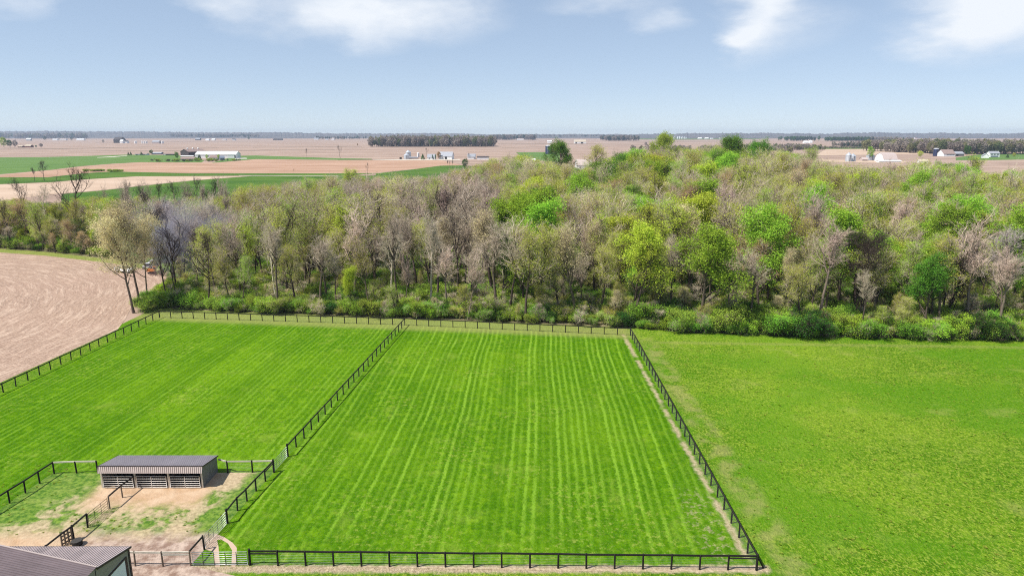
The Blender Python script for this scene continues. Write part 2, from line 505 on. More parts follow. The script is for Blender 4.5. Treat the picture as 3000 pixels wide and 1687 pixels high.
def plough_mat():
    m, n = mat('tilled_soil')
    P = n.pos()
    x, y, z = n.sep(P)
    wob = n.m('MULTIPLY', n.m('SUBTRACT', n.noise(P, 0.022, 2.0, 0.5), 0.5), 16.0)
    ux, uy = n.m('ADD', x, 165.0), n.m('MULTIPLY', n.m('SUBTRACT', y, 120.0), 0.95)
    r = n.m('ADD', n.m('SQRT', n.m('ADD', n.m('MULTIPLY', ux, ux), n.m('MULTIPLY', uy, uy))), wob)
    th = n.m('ARCTAN2', uy, ux)
    rows = n.rng(n.m('ABSOLUTE', n.m('SUBTRACT', n.noise(n.vec(n.m('MULTIPLY', r, 0.65), n.m('MULTIPLY', th, 4.0), 5.0), 1.0, 3.0, 0.65), 0.5)), 0.05, 0.0)
    st = n.noise(n.vec(n.m('MULTIPLY', r, 0.85), n.m('MULTIPLY', th, 7.0), 0.0), 1.0, 4.0, 0.70)
    clod = n.noise(P, 1.7, 4.0, 0.7)
    big = n.noise(P, 0.03, 3.0)
    c = n.mix(n.rng(clod, 0.3, 0.7), (0.235, 0.155, 0.115), (0.430, 0.310, 0.235))
    c = n.mix(n.m('MULTIPLY', n.rng(st, 0.48, 0.64), 0.55), c, (0.530, 0.405, 0.315))
    dk = n.m('MULTIPLY', n.rng(n.m('ADD', rows, n.m('MULTIPLY', n.m('SUBTRACT', clod, 0.5), 2.2)), 0.30, 1.0), n.rng(n.noise(P, 0.07, 3.0), 0.36, 0.56, 0.25, 1.0))
    c = n.mix(n.m('MULTIPLY', dk, 0.32), c, (0.150, 0.095, 0.070))
    c = n.mix(n.m('MULTIPLY', n.rng(n.noise(P, 0.35, 5.0, 0.7), 0.52, 0.70), 0.45), c, (0.200, 0.130, 0.095))
    c = n.mix(n.m('MULTIPLY', n.rng(n.noise(P, 2.4, 3.0, 0.7), 0.58, 0.70), 0.6), c, (0.600, 0.480, 0.380))
    c = n.mix(n.m('MULTIPLY', n.rng(big, 0.45, 0.65), 0.30), c, (0.330, 0.215, 0.165))
    h = n.m('ADD', n.m('MULTIPLY', rows, -0.14), n.m('ADD', clod, st))
    n.principled(c, 0.95, 0, n.bump(h, 0.7, 0.25), 0.1)
    return m


M_PLOUGH = plough_mat()


def field_mat(name, c0, c1, streak=(0.004, 0.02), rough=0.95):
    m, n = mat(name)
    P = n.pos()
    x, y, z = n.sep(P)
    a = n.noise(n.vec(n.m('MULTIPLY', x, streak[0]), n.m('MULTIPLY', y, streak[1]), 0.0), 1.0, 5.0, 0.6)
    b = n.noise(P, 0.02, 5.0, 0.65)
    c = n.mix(n.rng(n.m('ADD', n.m('MULTIPLY', a, 0.6), n.m('MULTIPLY', b, 0.4)), 0.36, 0.64), c0, c1)
    n.principled(c, rough, 0, None, 0.1)
    return m


M_LAND = field_mat('spring_cropland', (0.255, 0.178, 0.138), (0.375, 0.275, 0.215))
M_RED = field_mat('reddish_tilth', (0.315, 0.190, 0.125), (0.415, 0.270, 0.190), (0.006, 0.03))
M_SAND = field_mat('pale_stubble', (0.400, 0.290, 0.210), (0.480, 0.365, 0.275), (0.01, 0.03))
M_WHEAT = field_mat('winter_wheat', (0.078, 0.150, 0.030), (0.112, 0.190, 0.042), (0.01, 0.03))
M_WHEAT2 = field_mat('lush_grass', (0.040, 0.100, 0.008), (0.082, 0.150, 0.016), (0.01, 0.03))
M_BANK = field_mat('grassy_bank', (0.050, 0.110, 0.014), (0.150, 0.165, 0.045), (0.02, 0.05))
M_LITTER = field_mat('leaf_litter', (0.110, 0.105, 0.040), (0.250, 0.205, 0.130), (0.1, 0.1))
M_MARGIN = field_mat('field_margin_stubble', (0.120, 0.095, 0.065), (0.200, 0.150, 0.110), (0.02, 0.05))
M_TRACK = field_mat('pale_gravel', (0.47, 0.42, 0.35), (0.56, 0.51, 0.43), (0.05, 0.05))


def sheet(name, pts, z, m):
    me = bpy.data.meshes.new(name)
    from mathutils.geometry import tessellate_polygon
    vs = [Vector((p[0], p[1], 0)) for p in pts]
    tri = tessellate_polygon([vs])
    out = []
    for t in tri:
        a, b, c = (vs[i] for i in t)
        cr = (b - a).cross(c - a).z
        out.append(t if cr > 0 else (t[0], t[2], t[1]))
    me.from_pydata([(p[0], p[1], z) for p in pts], [], out)
    me.materials.append(m)
    me.update()
    o = link(name, me)
    o['kind'] = 'structure'
    return o


def gp(*pp):
    return [G(*p) for p in pp]


# ------------------------------------------------------------------ setting: land
sheet('ground', [(-9400, -60), (9400, -60), (9400, 9400), (-9400, 9400)], 0.0, M_LAND)
sheet('crop_field', gp((-300, 530), (0, 513), (150, 499), (240, 488), (330, 481), (410, 476), (590, 477), (640, 477), (750, 467), (1000, 470), (1130, 469), (1290, 469), (1352, 484), (1200, 497), (1100, 507), (990, 508), (750, 508), (560, 508), (330, 503), (245, 508), (140, 520), (-300, 522)), 0.05, M_RED)
sheet('wheat_field', gp((-300, 463), (0, 461.5), (120, 461), (250, 457.5), (370, 453.5), (520, 455), (600, 470), (590, 476.5), (410, 475.5), (330, 480), (240, 487), (150, 498), (0, 511), (-300, 530)), 0.06, M_WHEAT)
sheet('grass_strip', gp((-300, 520), (140, 520), (245, 508), (330, 503), (560, 508.5), (750, 508.5), (990, 508.5), (1110, 508), (1000, 516), (750, 514.5), (600, 516), (400, 517), (245, 526), (150, 534), (0, 540), (-300, 545)), 0.07, M_WHEAT2)
sheet('stubble_field', gp((-300, 545), (0, 541), (150, 535), (245, 527), (400, 518), (620, 517), (735, 516), (560, 529), (430, 542), (300, 557), (180, 567), (0, 588), (-300, 620)), 0.05, M_SAND)
sheet('green_field', gp((180, 569), (300, 558.5), (430, 543.5), (560, 530), (740, 516), (990, 517.5), (1150, 512), (1230, 530), (1000, 590), (700, 640), (180, 640)), 0.055, M_WHEAT2)
sheet('grass_bank', gp((1100, 509), (1200, 498), (1290, 486), (1355, 485), (1440, 492), (1480, 520), (1250, 545), (1110, 540)), 0.08, M_WHEAT2)
sheet('grass_verge', gp((620, 478), (690, 457), (750, 456), (930, 462), (990, 464), (1090, 466), (1090, 468.5), (990, 469), (750, 466.5)), 0.08, M_WHEAT)
sheet('small_paddock', gp((1512, 447), (1575, 446), (1640, 447), (1640, 475), (1540, 470)), 0.08, M_WHEAT)
sheet('house_lawn', gp((2800, 462), (2870, 453), (3000, 449), (3200, 448), (3200, 470), (3000, 468), (2880, 470), (2800, 470)), 0.08, M_WHEAT)
sheet('far_pasture', gp((1880, 404.5), (2200, 405.5), (2250, 408), (2000, 410), (1850, 409)), 0.3, M_BANK)
sheet('orchard_floor', gp((2340, 430), (2480, 432), (2700, 432), (2700, 436.5), (2500, 437), (2340, 438)), 0.2, M_BANK)
sheet('stubble_strip', gp((2420, 437), (2760, 434), (2720, 452), (2390, 456)), 0.1, M_SAND)
for k_, pts_ in enumerate((((-50, 437), (150, 436.2), (420, 431), (640, 432.2), (640, 432.8), (420, 432), (150, 437.2), (-50, 438.2)),
                           ((200, 443.5), (480, 441.5), (760, 441), (760, 441.6), (480, 442.4), (200, 444.3)),
                           ((740, 431.8), (1060, 429.6), (1060, 430.1), (740, 432.6)), ((760, 439.8), (980, 439.2), (980, 439.7), (760, 440.6)),
                           ((1460, 422), (1660, 421), (1900, 424), (1900, 424.5), (1660, 421.6), (1460, 422.6)), ((1470, 432.5), (1600, 430.8), (1600, 431.4), (1470, 433.2)),
                           ((1820, 444.5), (1960, 443.4), (1960, 444), (1820, 445.3)), ((2560, 441), (2730, 438.8), (2730, 439.3), (2560, 441.8)), ((1840, 416.5), (2100, 414.5), (2100, 415), (1840, 417)),
                           ((990, 469.2), (1120, 467.6), (1170, 467), (1170, 467.6), (1120, 468.6), (990, 470.2)), ((280, 417.5), (520, 416.2), (760, 416.6), (760, 416.9), (520, 416.6), (280, 418)))):
    sheet('field_margin', gp(*pts_), 0.14, M_MARGIN)
sheet('farm_track', gp((285, 462.5), (330, 461), (370, 457.5), (375, 456), (330, 459), (285, 461.5)), 0.12, M_TRACK)
sheet('farm_track', gp((700, 514.3), (990, 515.6), (990, 516.4), (700, 515.2)), 0.12, M_TRACK)
sheet('farmyard', gp((1100, 467.5), (1345, 467), (1350, 469.5), (1150, 470), (1090, 469.5)), 0.12, M_TRACK)
sheet('farmyard', gp((690, 463), (722, 463.2), (724, 465.5), (688, 466)), 0.12, M_CONC)
sheet('farmyard', gp((2410, 468), (2560, 471), (2660, 474), (2640, 480), (2410, 474)), 0.12, M_SAND)
WOOD_FRONT = [G(505, 905), G(700, 914), G(1000, 925), G(1190, 932), G(1500, 945), G(1850, 960), G(2000, 972), G(2300, 983), G(2700, 992), G(3000, 996), (135, 118)]
WOOD_BACK = [(XatY(p, Y), Y) for p, Y in ((3120, 300), (3060, 390), (2750, 430), (2500, 480), (2200, 590), (1900, 600), (1700, 540), (1450, 430), (1200, 370), (900, 350), (500, 350), (0, 350), (-150, 350), (-150, 226))]
WOOD_LEFT = [G(0, 729), G(130, 738), G(330, 760), G(440, 778), G(505, 800), G(515, 850)]
WOOD = WOOD_FRONT + WOOD_BACK + WOOD_LEFT
# near turf reaches under the wood edge; the wood floor lies on it
sheet('turf', [(-130, 20), (160, 20), (160, 135), (-66, 150), (-95, 178), (-112, 205), (-200, 240), (-200, 214), (-110, 190), (-92, 160), (-78, 140), (-79, 60), (-130, 60)], 0.02, M_GRASS_R)
sheet('wood_floor', WOOD, 0.05, M_LITTER)
sheet('ploughed_field', [G(345, 965), G(368, 935), G(385, 900), G(420, 880), G(455, 862), G(500, 835), G(508, 812), G(470, 796), G(330, 772), G(130, 749), G(0, 740), (-330, 290), (-330, 40), (-79, 40), (-78.4, 95)], 0.035, M_PLOUGH)

C0, CM, CR = G(468, 931), G(1186, 953), G(1847, 983)
FR, FG1, FG0 = G(2215.8, 1670), G(733, 1655), G(559, 1657)
L_END = (G(0, 1143)[0] - 0.35, 60.0)
LANE = [G(843.7, 1337), G(802.7, 1384), G(777.9, 1410), G(750.7, 1438.5), G(724, 1468), G(696, 1496), G(667, 1533), G(599, 1609.5)]
sheet('paddock', [CM, C0, (-76.3, 60), (-60, 53), (-45, 66.8), (-44, 70.5), (-33, 70.5), LANE[1], LANE[0]], 0.030, M_GRASS_L)
sheet('paddock', [CR, CM, LANE[0], LANE[1], LANE[3], LANE[6], LANE[7], FG0, FG1, (FR[0], FR[1] - 0.6), (FR[0] + .3, FR[1])], 0.034, M_GRASS_M)
sheet('yard', [LANE[1], G(155, 1386), G(-60, 1532), (-60, 52.2), (FG1[0], 51.6), FG0, LANE[7], LANE[6], LANE[3]], 0.038, M_YARD)
sheet('worn_path', [LANE[7], G(612, 1585), G(632, 1564), G(655, 1572), G(682, 1590), G(694, 1605), G(692, 1640), G(690, 1660), G(678, 1660), G(680, 1612), G(668, 1592), G(648, 1580), G(636, 1582), G(640, 1600), G(645, 1660), G(630, 1660), G(625, 1615), G(610, 1612)], 0.042, M_SAND)

# ------------------------------------------------------------------ fences
POST_H = 1.52
post_mb = MB().lathe([(0.088, -0.3), (0.084, 1.46), (0.070, POST_H)], 8)
POST_ME = post_mb.mesh('post', M_POST, True)
PPOST_ME = MB().lathe([(0.075, -0.3), (0.070, 1.46), (0.058, POST_H)], 8).mesh('post', M_PPOST, True)
CORNER_ME = MB().lathe([(0.110, -0.3), (0.105, 1.54), (0.090, 1.62)], 10).mesh('post', M_POST, True)


def lay(a, b, n=None, sp=2.44):
    L = math.dist(a, b)
    n = n or max(1, round(L / sp))
    return [(a[0] + (b[0] - a[0]) * i / n, a[1] + (b[1] - a[1]) * i / n) for i in range(n + 1)]


frnd = random.Random(5)


def fence(label, posts, rail_m=M_RAIL, post_me=POST_ME, skip=(), double=(), corners=(), wires=True, no_post=(), brace=None, group='black post and rail fences round the paddocks'):
    o = empty('post_and_rail_fence', (posts[0][0], posts[0][1], 0))
    ox, oy = posts[0]
    lean = []
    for i, p in enumerate(posts):
        lean.append(frnd.uniform(-0.03, 0.03))
        if i in no_post:
            continue
        c = link('post', CORNER_ME if i in corners else post_me, o, (p[0] - ox, p[1] - oy, frnd.uniform(-0.04, 0.03)))
        c.rotation_euler = (frnd.uniform(-.02, .02), frnd.uniform(-.02, .02), frnd.uniform(0, 6))
    for i in range(len(posts) - 1):
        if i in skip:
            continue
        (a, b), (c, d) = posts[i], posts[i + 1]
        z0, z1 = 1.41 + lean[i], 1.41 + lean[i + 1]
        L = math.dist((a, b), (c, d))
        ux, uy = (c - a) / L * 0.012, (d - b) / L * 0.012
        MB().beam((a - ox + ux, b - oy + uy, z0), (c - ox - ux, d - oy - uy, z1), 0.085, 0.155).build('rail', rail_m, o)
        if i in double:
            MB().beam((a - ox + ux, b - oy + uy, z0 - 0.24), (c - ox - ux, d - oy - uy, z1 - 0.24), 0.10, 0.09).build('brace_rail', M_PALE if i in double and rail_m is M_PALE else M_RAIL, o)
    if brace:
        MB().beam((brace[0][0] - ox, brace[0][1] - oy, 1.35), (brace[1][0] - ox, brace[1][1] - oy, 0.0), 0.11, 0.11).build('brace', M_POST, o)
    if wires:
        wmb = MB()
        for i in range(len(posts) - 1):
            if i in skip:
                continue
            (a, b), (c, d) = posts[i], posts[i + 1]
            for k in range(9):
                z = 0.07 + k * 0.16
                wmb.tube((a - ox, b - oy, z), (c - ox, d - oy, z), 0.0032, 0.0032, 3, False)
            nv = int(math.dist((a, b), (c, d)) / 0.152)
            for k in range(nv):
                t = (k + 0.5) / nv
                wmb.tube((a + (c - a) * t - ox, b + (d - b) * t - oy, 0.05), (a + (c - a) * t - ox, b + (d - b) * t - oy, 1.36), 0.0026, 0.0026, 3, False)
        wo_ = wmb.build('wire_mesh', M_WIRE, o)
        wo_['kind'] = 'stuff'
    return tag(o, label, 'fence', group)


fence('black fence between the ploughed field and the grassy paddock', lay(C0, L_END), corners=(0,))
bp = lay(C0, CM)
fence('long black fence along the wood behind the shelter paddock', bp[:], no_post=(0,))
fence('black fence along the wood at the end of the striped paddock', lay(CM, CR), no_post=(0,), corners=())
md = lay(CM, LANE[0])
fence('black fence dividing the two big paddocks, running down to a small gate', md, corners=(len(md) - 1,), no_post=(0,))
fence('dark fence continuing from the small gate down towards the barn lane', [LANE[1], LANE[2], LANE[3], LANE[4], LANE[5], LANE[6]], double=(0,), corners=(0, 5), rail_m=M_RAIL)
fence('short black fence end beside the lane gate by the barn', [LANE[7], FG0], wires=True, corners=(), no_post=(1,))
rg = lay(CR, FR)
fence('black fence between the striped paddock and the open pasture', rg, corners=(0,), no_post=(len(rg) - 1,))
fr = lay(FG1, FR)
fence('black fence across the near end of the striped paddock, braced at its corner', fr, double=(0, len(fr) - 2), corners=(0, len(fr) - 1), brace=(FR, (FR[0] + 0.75, FR[1] + 0.35)))
fl = [FG0, G(478, 1659), G(397, 1658), G(318, 1657)]
fence('short pale-railed fence between the galvanised gate and the near barn', fl, rail_m=M_PALE, post_me=PPOST_ME, double=(0,), corners=())
li = [G(668, 1385), G(740, 1384), G(800, 1384)]
fence('pale-railed fence joining the shelter to the dividing fence', [(-33.0, 70.6)] + li, rail_m=M_PALE, no_post=(0, 3), skip=())
lf = [G(287, 1385), G(225, 1386), G(159, 1388)]
fence('pale-railed fence from the shelter to the paddock corner', lf, rail_m=M_PALE)
ld = [G(159, 1388), G(117, 1416), G(75, 1444.6), G(28.7, 1474), G(-25, 1508), G(-80, 1545)]
fence('dark fence running down from the corner beside the worn yard', ld, no_post=(0,))
dv = [(-40.45, 66.7), G(359.5, 1458), G(322, 1491)]
fence('brown divider fence leaving the shelter between its stalls', dv, no_post=(0,), post_me=PPOST_ME)
dv2 = [G(257.5, 1545), G(217, 1580), G(185, 1603), G(140, 1640), G(90, 1682)]
fence('dark divider fence running on towards the near barn roof', dv2, post_me=POST_ME, no_post=(2,))


# ------------------------------------------------------------------ gates
def gate(label, a, b, h=1.35, z0=0.12, rails=6, braces=4, rm=M_GATE, bm=M_BRACE, name='metal_gate', r=0.024, group='tubular metal gates'):
    o = empty(name, (a[0], a[1], 0))
    d = Vector((b[0] - a[0], b[1] - a[1], 0))
    L = d.length
    d.normalize()
    o.rotation_euler = (0, 0, math.atan2(d.y, d.x))
    rail = MB().tube((0.06, 0, 0), (L - 0.06, 0, 0), r, r, 6).mesh('rail', rm, True)
    for k in range(rails):
        t = (k / (rails - 1)) ** 1.12
        link('rail', rail, o, (0, 0, z0 + (h - z0) * t))
    up = MB().tube((0, 0, z0 - 0.02), (0, 0, h + 0.02), r * 1.15, r * 1.15, 6).mesh('end_upright', rm, True)
    link('end_upright', up, o, (0.06, 0, 0))
    link('end_upright', up, o, (L - 0.06, 0, 0))
    bme = MB().box(-0.025, 0.025, -0.034, -0.026, z0, h).mesh('brace_strip', bm)
    for k in range(braces):
        link('brace_strip', bme, o, (L * (k + 1) / (braces + 1), 0, 0))
    return tag(o, label, 'gate', group)


def inset(a, b, e=0.16):
    L = math.dist(a, b)
    ux, uy = (b[0] - a[0]) / L * e, (b[1] - a[1]) / L * e
    return (a[0] + ux, a[1] + uy), (b[0] - ux, b[1] - uy)


gate('wide bright galvanised gate at the near end beside the barn', *inset(FG0, FG1), rails=7, braces=4)
gate('galvanised gate standing in the dividing fence above the shelter', *inset(LANE[0], LANE[1]), rails=6, braces=4)
gate('grey gate beside the curved worn path near the barn', *inset(LANE[6], LANE[7]), rails=6, braces=4)
gate('shade-darkened gate in the divider fence in front of the shelter', *inset(G(322, 1491), G(257.5, 1545)), rails=6, braces=2, rm=M_PPOST)  # shade on its near side is put into the darker rail colour


# ------------------------------------------------------------------ ribbed roofing panels
def roof_panel_mesh(length, m, rib_h=0.05, width=0.914, ribs=4):
    """a ribbed metal sheet: x across, y along the slope, z up"""
    prof = []
    st = width / ribs
    for k in range(ribs):
        u = k * st
        prof += [(u, 0), (u + st * 0.68, 0), (u + st * 0.76, rib_h), (u + st * 0.90, rib_h), (u + st * 0.98, 0)]
    prof.append((width - 0.004, 0))
    mb = MB()
    t = 0.012
    for (u, zz) in prof:
        mb.v += [(u, 0, zz), (u, length, zz), (u, 0, zz - t), (u, length, zz - t)]
    for i in range(len(prof) - 1):
        a, b = i * 4, (i + 1) * 4
        mb.f += [(a, b, b + 1, a + 1), (a + 2, a + 3, b + 3, b + 2), (a, a + 2, b + 2, b), (a + 1, b + 1, b + 3, a + 3)]
    return mb.mesh('roof_panel', m)


def lay_panels(parent, m, origin, across, down, width_total, length, rib_h=0.05):
    """panels side by side from origin along unit vector across, each running along unit vector down"""
    me = roof_panel_mesh(length, m, rib_h)
    a, d = Vector(across), Vector(down)
    z = a.cross(d)
    if z.z < 0:
        a, origin = -a, Vector(origin) + Vector(across) * width_total
        z = a.cross(d)
    from mathutils import Matrix
    rot = Matrix((a, d, z)).transposed().to_euler()
    n = math.ceil(width_total / 0.914 - 1e-6)
    sc = width_total / n / 0.914
    for k in range(n):
        o = link('roof_panel', me, parent, Vector(origin) + a * (k * width_total / n))
        o.rotation_euler = rot
        o.scale = (sc, 1, 1)


# shelter
SX0, SX1, SY0, SY1 = -44.0, -33.1, 66.85, 70.5
sh = tag(empty('livestock_shelter', (SX0, SY0, 0)), 'long open-fronted livestock shelter with ribbed lavender metal roof', 'shelter')
Wd, Dp = SX1 - SX0, SY1 - SY0
RZ0, RZ1, RF = 2.56, 1.91, -0.06
dvv = Vector((0, Dp + 0.12 - RF, RZ1 - RZ0))
lay_panels(sh, M_ROOF, (-0.12, RF, RZ0), (1, 0, 0), dvv.normalized(), Wd + 0.24, dvv.length, 0.022)
ad = Vector((0, -0.28, -0.66))
lay_panels(sh, M_FASC, (-0.10, RF - 0.01, RZ0 - 0.03), (1, 0, 0), ad.normalized(), Wd + 0.20, ad.length)
MB().box(-0.16, Wd + 0.16, RF - 0.05, RF + 0.05, RZ0 + 0.012, RZ0 + 0.045).build('ridge_cap', M_TRIM, sh)
sl_ = (RZ1 - RZ0) / (Dp + 0.12 - RF)
for x in (-0.14, Wd + 0.14):
    MB().beam((x, RF, RZ0 - 0.05), (x, Dp + 0.12, RZ1 - 0.05), 0.03, 0.13).build('rake_trim', M_TRIM, sh)
for x in (0.0, Wd - 0.05):
    mb = MB()
    z0_, z1_ = RZ0 + sl_ * (0 - RF) - 0.06, RZ0 + sl_ * (Dp - RF) - 0.06
    prof = [(0.0, 0.0), (Dp, 0.0), (Dp, z1_), (0.0, z0_)]
    mb.v = [(x, y, z) for y, z in prof] + [(x + 0.05, y, z) for y, z in prof]
    mb.f = [(3, 2, 1, 0), (4, 5, 6, 7), (0, 1, 5, 4), (1, 2, 6, 5), (2, 3, 7, 6), (3, 0, 4, 7)]
    mb.build('side_wall', M_SIDE, sh)
MB().box(0.05, Wd - 0.05, Dp - 0.05, Dp, 0, RZ0 + sl_ * (Dp - RF) - 0.06).build('back_wall', M_SIDE, sh)
MB().box(0.06, Wd - 0.06, Dp - 0.10, Dp - 0.055, 0, 1.8).build('shade_boards', M_TRIM, sh)  # dark lining added so the shelter interior reads as deep shade
MB().box(0.06, Wd - 0.06, 0.35, Dp - 0.11, 0.04, 0.07).build('shade_floor_sheet', M_DARKB, sh)  # dark sheet over the floor, standing in for shade under the roof
MB().box(0.02, Wd - 0.02, 0.05, 0.12, 1.95, 2.36).build('header_beam', M_TRIM, sh)
for k in range(4):
    x = 0.09 + (Wd - 0.18) * k / 3
    MB().box(x - 0.08, x + 0.08, -0.10, 0.06, 0, 2.2).build('front_post', M_PALE, sh)
for k in (1, 2):
    MB().box(Wd * k / 3 - 0.03, Wd * k / 3 + 0.03, 0.2, Dp - 0.1, 0, 1.3).build('stall_partition', M_DARKB, sh)
for k, nm in enumerate(('silver stall gate of the shelter, beside the green paddock corner', 'rust-stained stall gate in the middle of the shelter', 'clean silver stall gate of the shelter, next to its grey side wall')):
    xa = SX0 + 0.09 + (Wd - 0.18) * k / 3 + 0.14
    xb = SX0 + 0.09 + (Wd - 0.18) * (k + 1) / 3 - 0.14
    gate(nm, (xa, SY0 - 0.16), (xb, SY0 - 0.16), h=1.42, z0=0.16, rails=6, braces=1, rm=M_STALL, bm=M_STALL, name='stall_gate', r=0.030, group='stall gates of the shelter')

# near barn: main roof plane falls east, a lean-to closes its north gable
bn = tag(empty('pole_barn', (-31.7, 46.0, 0)), 'near barn with brown ribbed metal roof and pale sliding door', 'barn')
pz, slope, run = 4.9, 0.262, 9.0
lay_panels(bn, M_ROOF2, (0.06, -18, pz), (0, 1, 0), Vector((-run - .06, 0, slope * (run + .06))).normalized(), 18.0, math.hypot(run + .35, slope * (run + .06)))
lay_panels(bn, M_ROOF2, (-2 * run - 0.06, -18, pz), (0, 1, 0), Vector((run + .35, 0, slope * (run + .06))).normalized(), 18.0, math.hypot(run + .35, slope * (run + .06)))
MB().beam((0.06, 0.03, pz + .02), (-run, 0.03, pz + slope * (run + .06) + .02), 0.12, 0.10).build('rake_trim', M_FASC, bn)
MB().beam((-2 * run - .06, 0.03, pz + .02), (-run, 0.03, pz + slope * (run + .06) + .02), 0.12, 0.10).build('rake_trim', M_FASC, bn)
MB().box(-run - 0.15, -run + 0.15, -18, 0.05, pz + slope * (run + .06) + 0.0, pz + slope * (run + .06) + 0.05).build('ridge_cap', M_FASC, bn)
MB().box(-0.10, 0.0, -18, -0.01, 0, pz - 0.05).build('side_wall', M_TAUPE, bn)
MB().box(-2 * run, -2 * run + 0.1, -18, -0.01, 0, pz - 0.05).build('side_wall', M_TAUPE, bn)
g = MB()
pr = [(-2 * run, 0), (0, 0), (0, pz - .06), (-run, pz + slope * run + .02), (-2 * run, pz - .06)]
for yy in (-0.10, -17.9):
    mb = MB()
    mb.v = [(x, yy, z) for x, z in pr] + [(x, yy + 0.08, z) for x, z in pr]
    k = len(pr)
    mb.f = [tuple(range(k)), tuple(reversed(range(k, 2 * k)))] + [(i, i + k, (i + 1) % k + k, (i + 1) % k) for i in range(k)]
    mb.build('gable_wall', M_TAUPE, bn)
LZ0, LZ1, LRUN = 4.84, 3.72, 4.45
lv = Vector((0, LRUN, LZ1 - LZ0))
lay_panels(bn, M_ROOF3, (-2 * run, 0.06, LZ0), (1, 0, 0), lv.normalized(), 2 * run + 0.12, lv.length)
MB().beam((0.13, 0.0, LZ0 - 0.05), (0.13, LRUN + .1, LZ1 - 0.07), 0.03, 0.16).build('rake_trim', M_TRIM, bn)
MB().beam((-2 * run, LRUN + 0.06, LZ1 - 0.05), (0.12, LRUN + 0.06, LZ1 - 0.05), 0.03, 0.12).build('eave_trim', M_TRIM, bn)
mb = MB()
pr = [(0.0, 0), (LRUN - .1, 0), (LRUN - .1, LZ1 - 0.06), (0.0, LZ0 - 0.08)]
mb.v = [(-0.08, y, z) for y, z in pr] + [(0.0, y, z) for y, z in pr]
mb.f = [(3, 2, 1, 0), (4, 5, 6, 7), (0, 1, 5, 4), (1, 2, 6, 5), (2, 3, 7, 6), (3, 0, 4, 7)]
mb.build('lean_to_wall', M_TAUPE, bn)
MB().box(-2 * run, -0.08, LRUN - .18, LRUN - .1, 0, LZ1 - 0.06).build('lean_to_wall', M_TAUPE, bn)
MB().box(0.004, 0.05, LRUN - 0.28, LRUN - 0.08, 0, LZ1 - 0.10).build('corner_trim', M_TRIM, bn)
d_ = MB().box(0.006, 0.06, 0.35, 3.55, 0.05, 3.12).build('sliding_door', M_DOOR, bn)
MB().box(0.004, 0.075, 3.55, 3.85, 0.0, 3.26).box(0.004, 0.075, 0.15, 0.35, 0, 3.26).box(0.004, 0.075, 0.35, 3.55, 3.12, 3.26).build('door_frame', M_TRIM, d_)

# pallet and tub by the divider fence
pa, pb = G(217, 1582), G(185, 1601)
pl = empty('wooden_pallet', (pa[0], pa[1], 0))
dd = Vector((pb[0] - pa[0], pb[1] - pa[1], 0))
pl.rotation_euler = (0, 0, math.atan2(dd.y, dd.x))
LL = dd.length
for k in range(4):
    MB().box(0.02, LL, -0.18, -0.15, 0.12 + k * 0.37, 0.27 + k * 0.37).build('slat', M_PPOST, pl)
for k in range(4):
    MB().box(LL * k / 3.2, LL * k / 3.2 + 0.12, -0.15, -0.06, 0.02, 1.40).build('stringer', M_PPOST, pl)
tag(pl, 'dark wooden pallet panel leaning on the divider fence', 'pallet')
tb = G(226, 1594)
t = empty('stock_tub', (tb[0] + 0.1, tb[1] - 0.1, 0))
t.scale = (.75, .75, .85)
MB().lathe([(0.0, 0.05), (0.50, 0.05), (0.50, 0.0), (0.56, 0.0), (0.62, 0.58), (0.56, 0.60), (0.50, 0.10), (0.0, 0.09)], 20).build('tub_wall', M_BLACK, t, smooth=True)
MB().lathe([(0.56, 0.585), (0.64, 0.575), (0.645, 0.61), (0.56, 0.615)], 20).build('rim', M_BRACE, t, smooth=True)
tag(t, 'black round stock tub beside the wooden pallet', 'tub')


# ------------------------------------------------------------------ trees
def bark_mat(name, col, moss=0.0):
    m, n = mat(name)
    p = n.pos()
    f = n.noise(p, 1.2, 3.0, 0.6)
    r = n.obj_random()
    v = n.m('ADD', n.rng(f, 0.3, 0.7, 0.72, 1.25, False), n.m('MULTIPLY', n.m('SUBTRACT', r, 0.5), 0.45))
    c = n.hsv(col, n.m('ADD', 0.5, n.m('MULTIPLY', n.m('SUBTRACT', r, 0.5), 0.03)), 1.0, v)
    n.principled(c, 0.9, 0, None, 0.15)
    return m


def leaf_mat(name, col, hue=0.03, trans=0.38):
    m, n = mat(name)
    r = n.obj_random()
    i = n.island()
    h = n.m('ADD', 0.5, n.m('ADD', n.m('MULTIPLY', n.m('SUBTRACT', r, 0.5), hue), n.m('MULTIPLY', n.m('SUBTRACT', i, 0.5), 0.025)))
    v = n.m('ADD', n.rng(i, 0.0, 1.0, 0.78, 1.22, False), n.m('MULTIPLY', n.m('SUBTRACT', r, 0.5), 0.35))
    c = n.hsv(col, h, 1.0, v)
    d = n.node('ShaderNodeBsdfDiffuse', {'Color': c})
    t_ = n.node('ShaderNodeBsdfTranslucent', {'Color': n.hsv(c, 0.5, 1.05, 1.15)})
    mx = n.node('ShaderNodeMixShader', {0: trans})
    n.t.links.new(d.outputs[0], mx.inputs[1])
    n.t.links.new(t_.outputs[0], mx.inputs[2])
    n.out(mx.outputs[0])
    return m


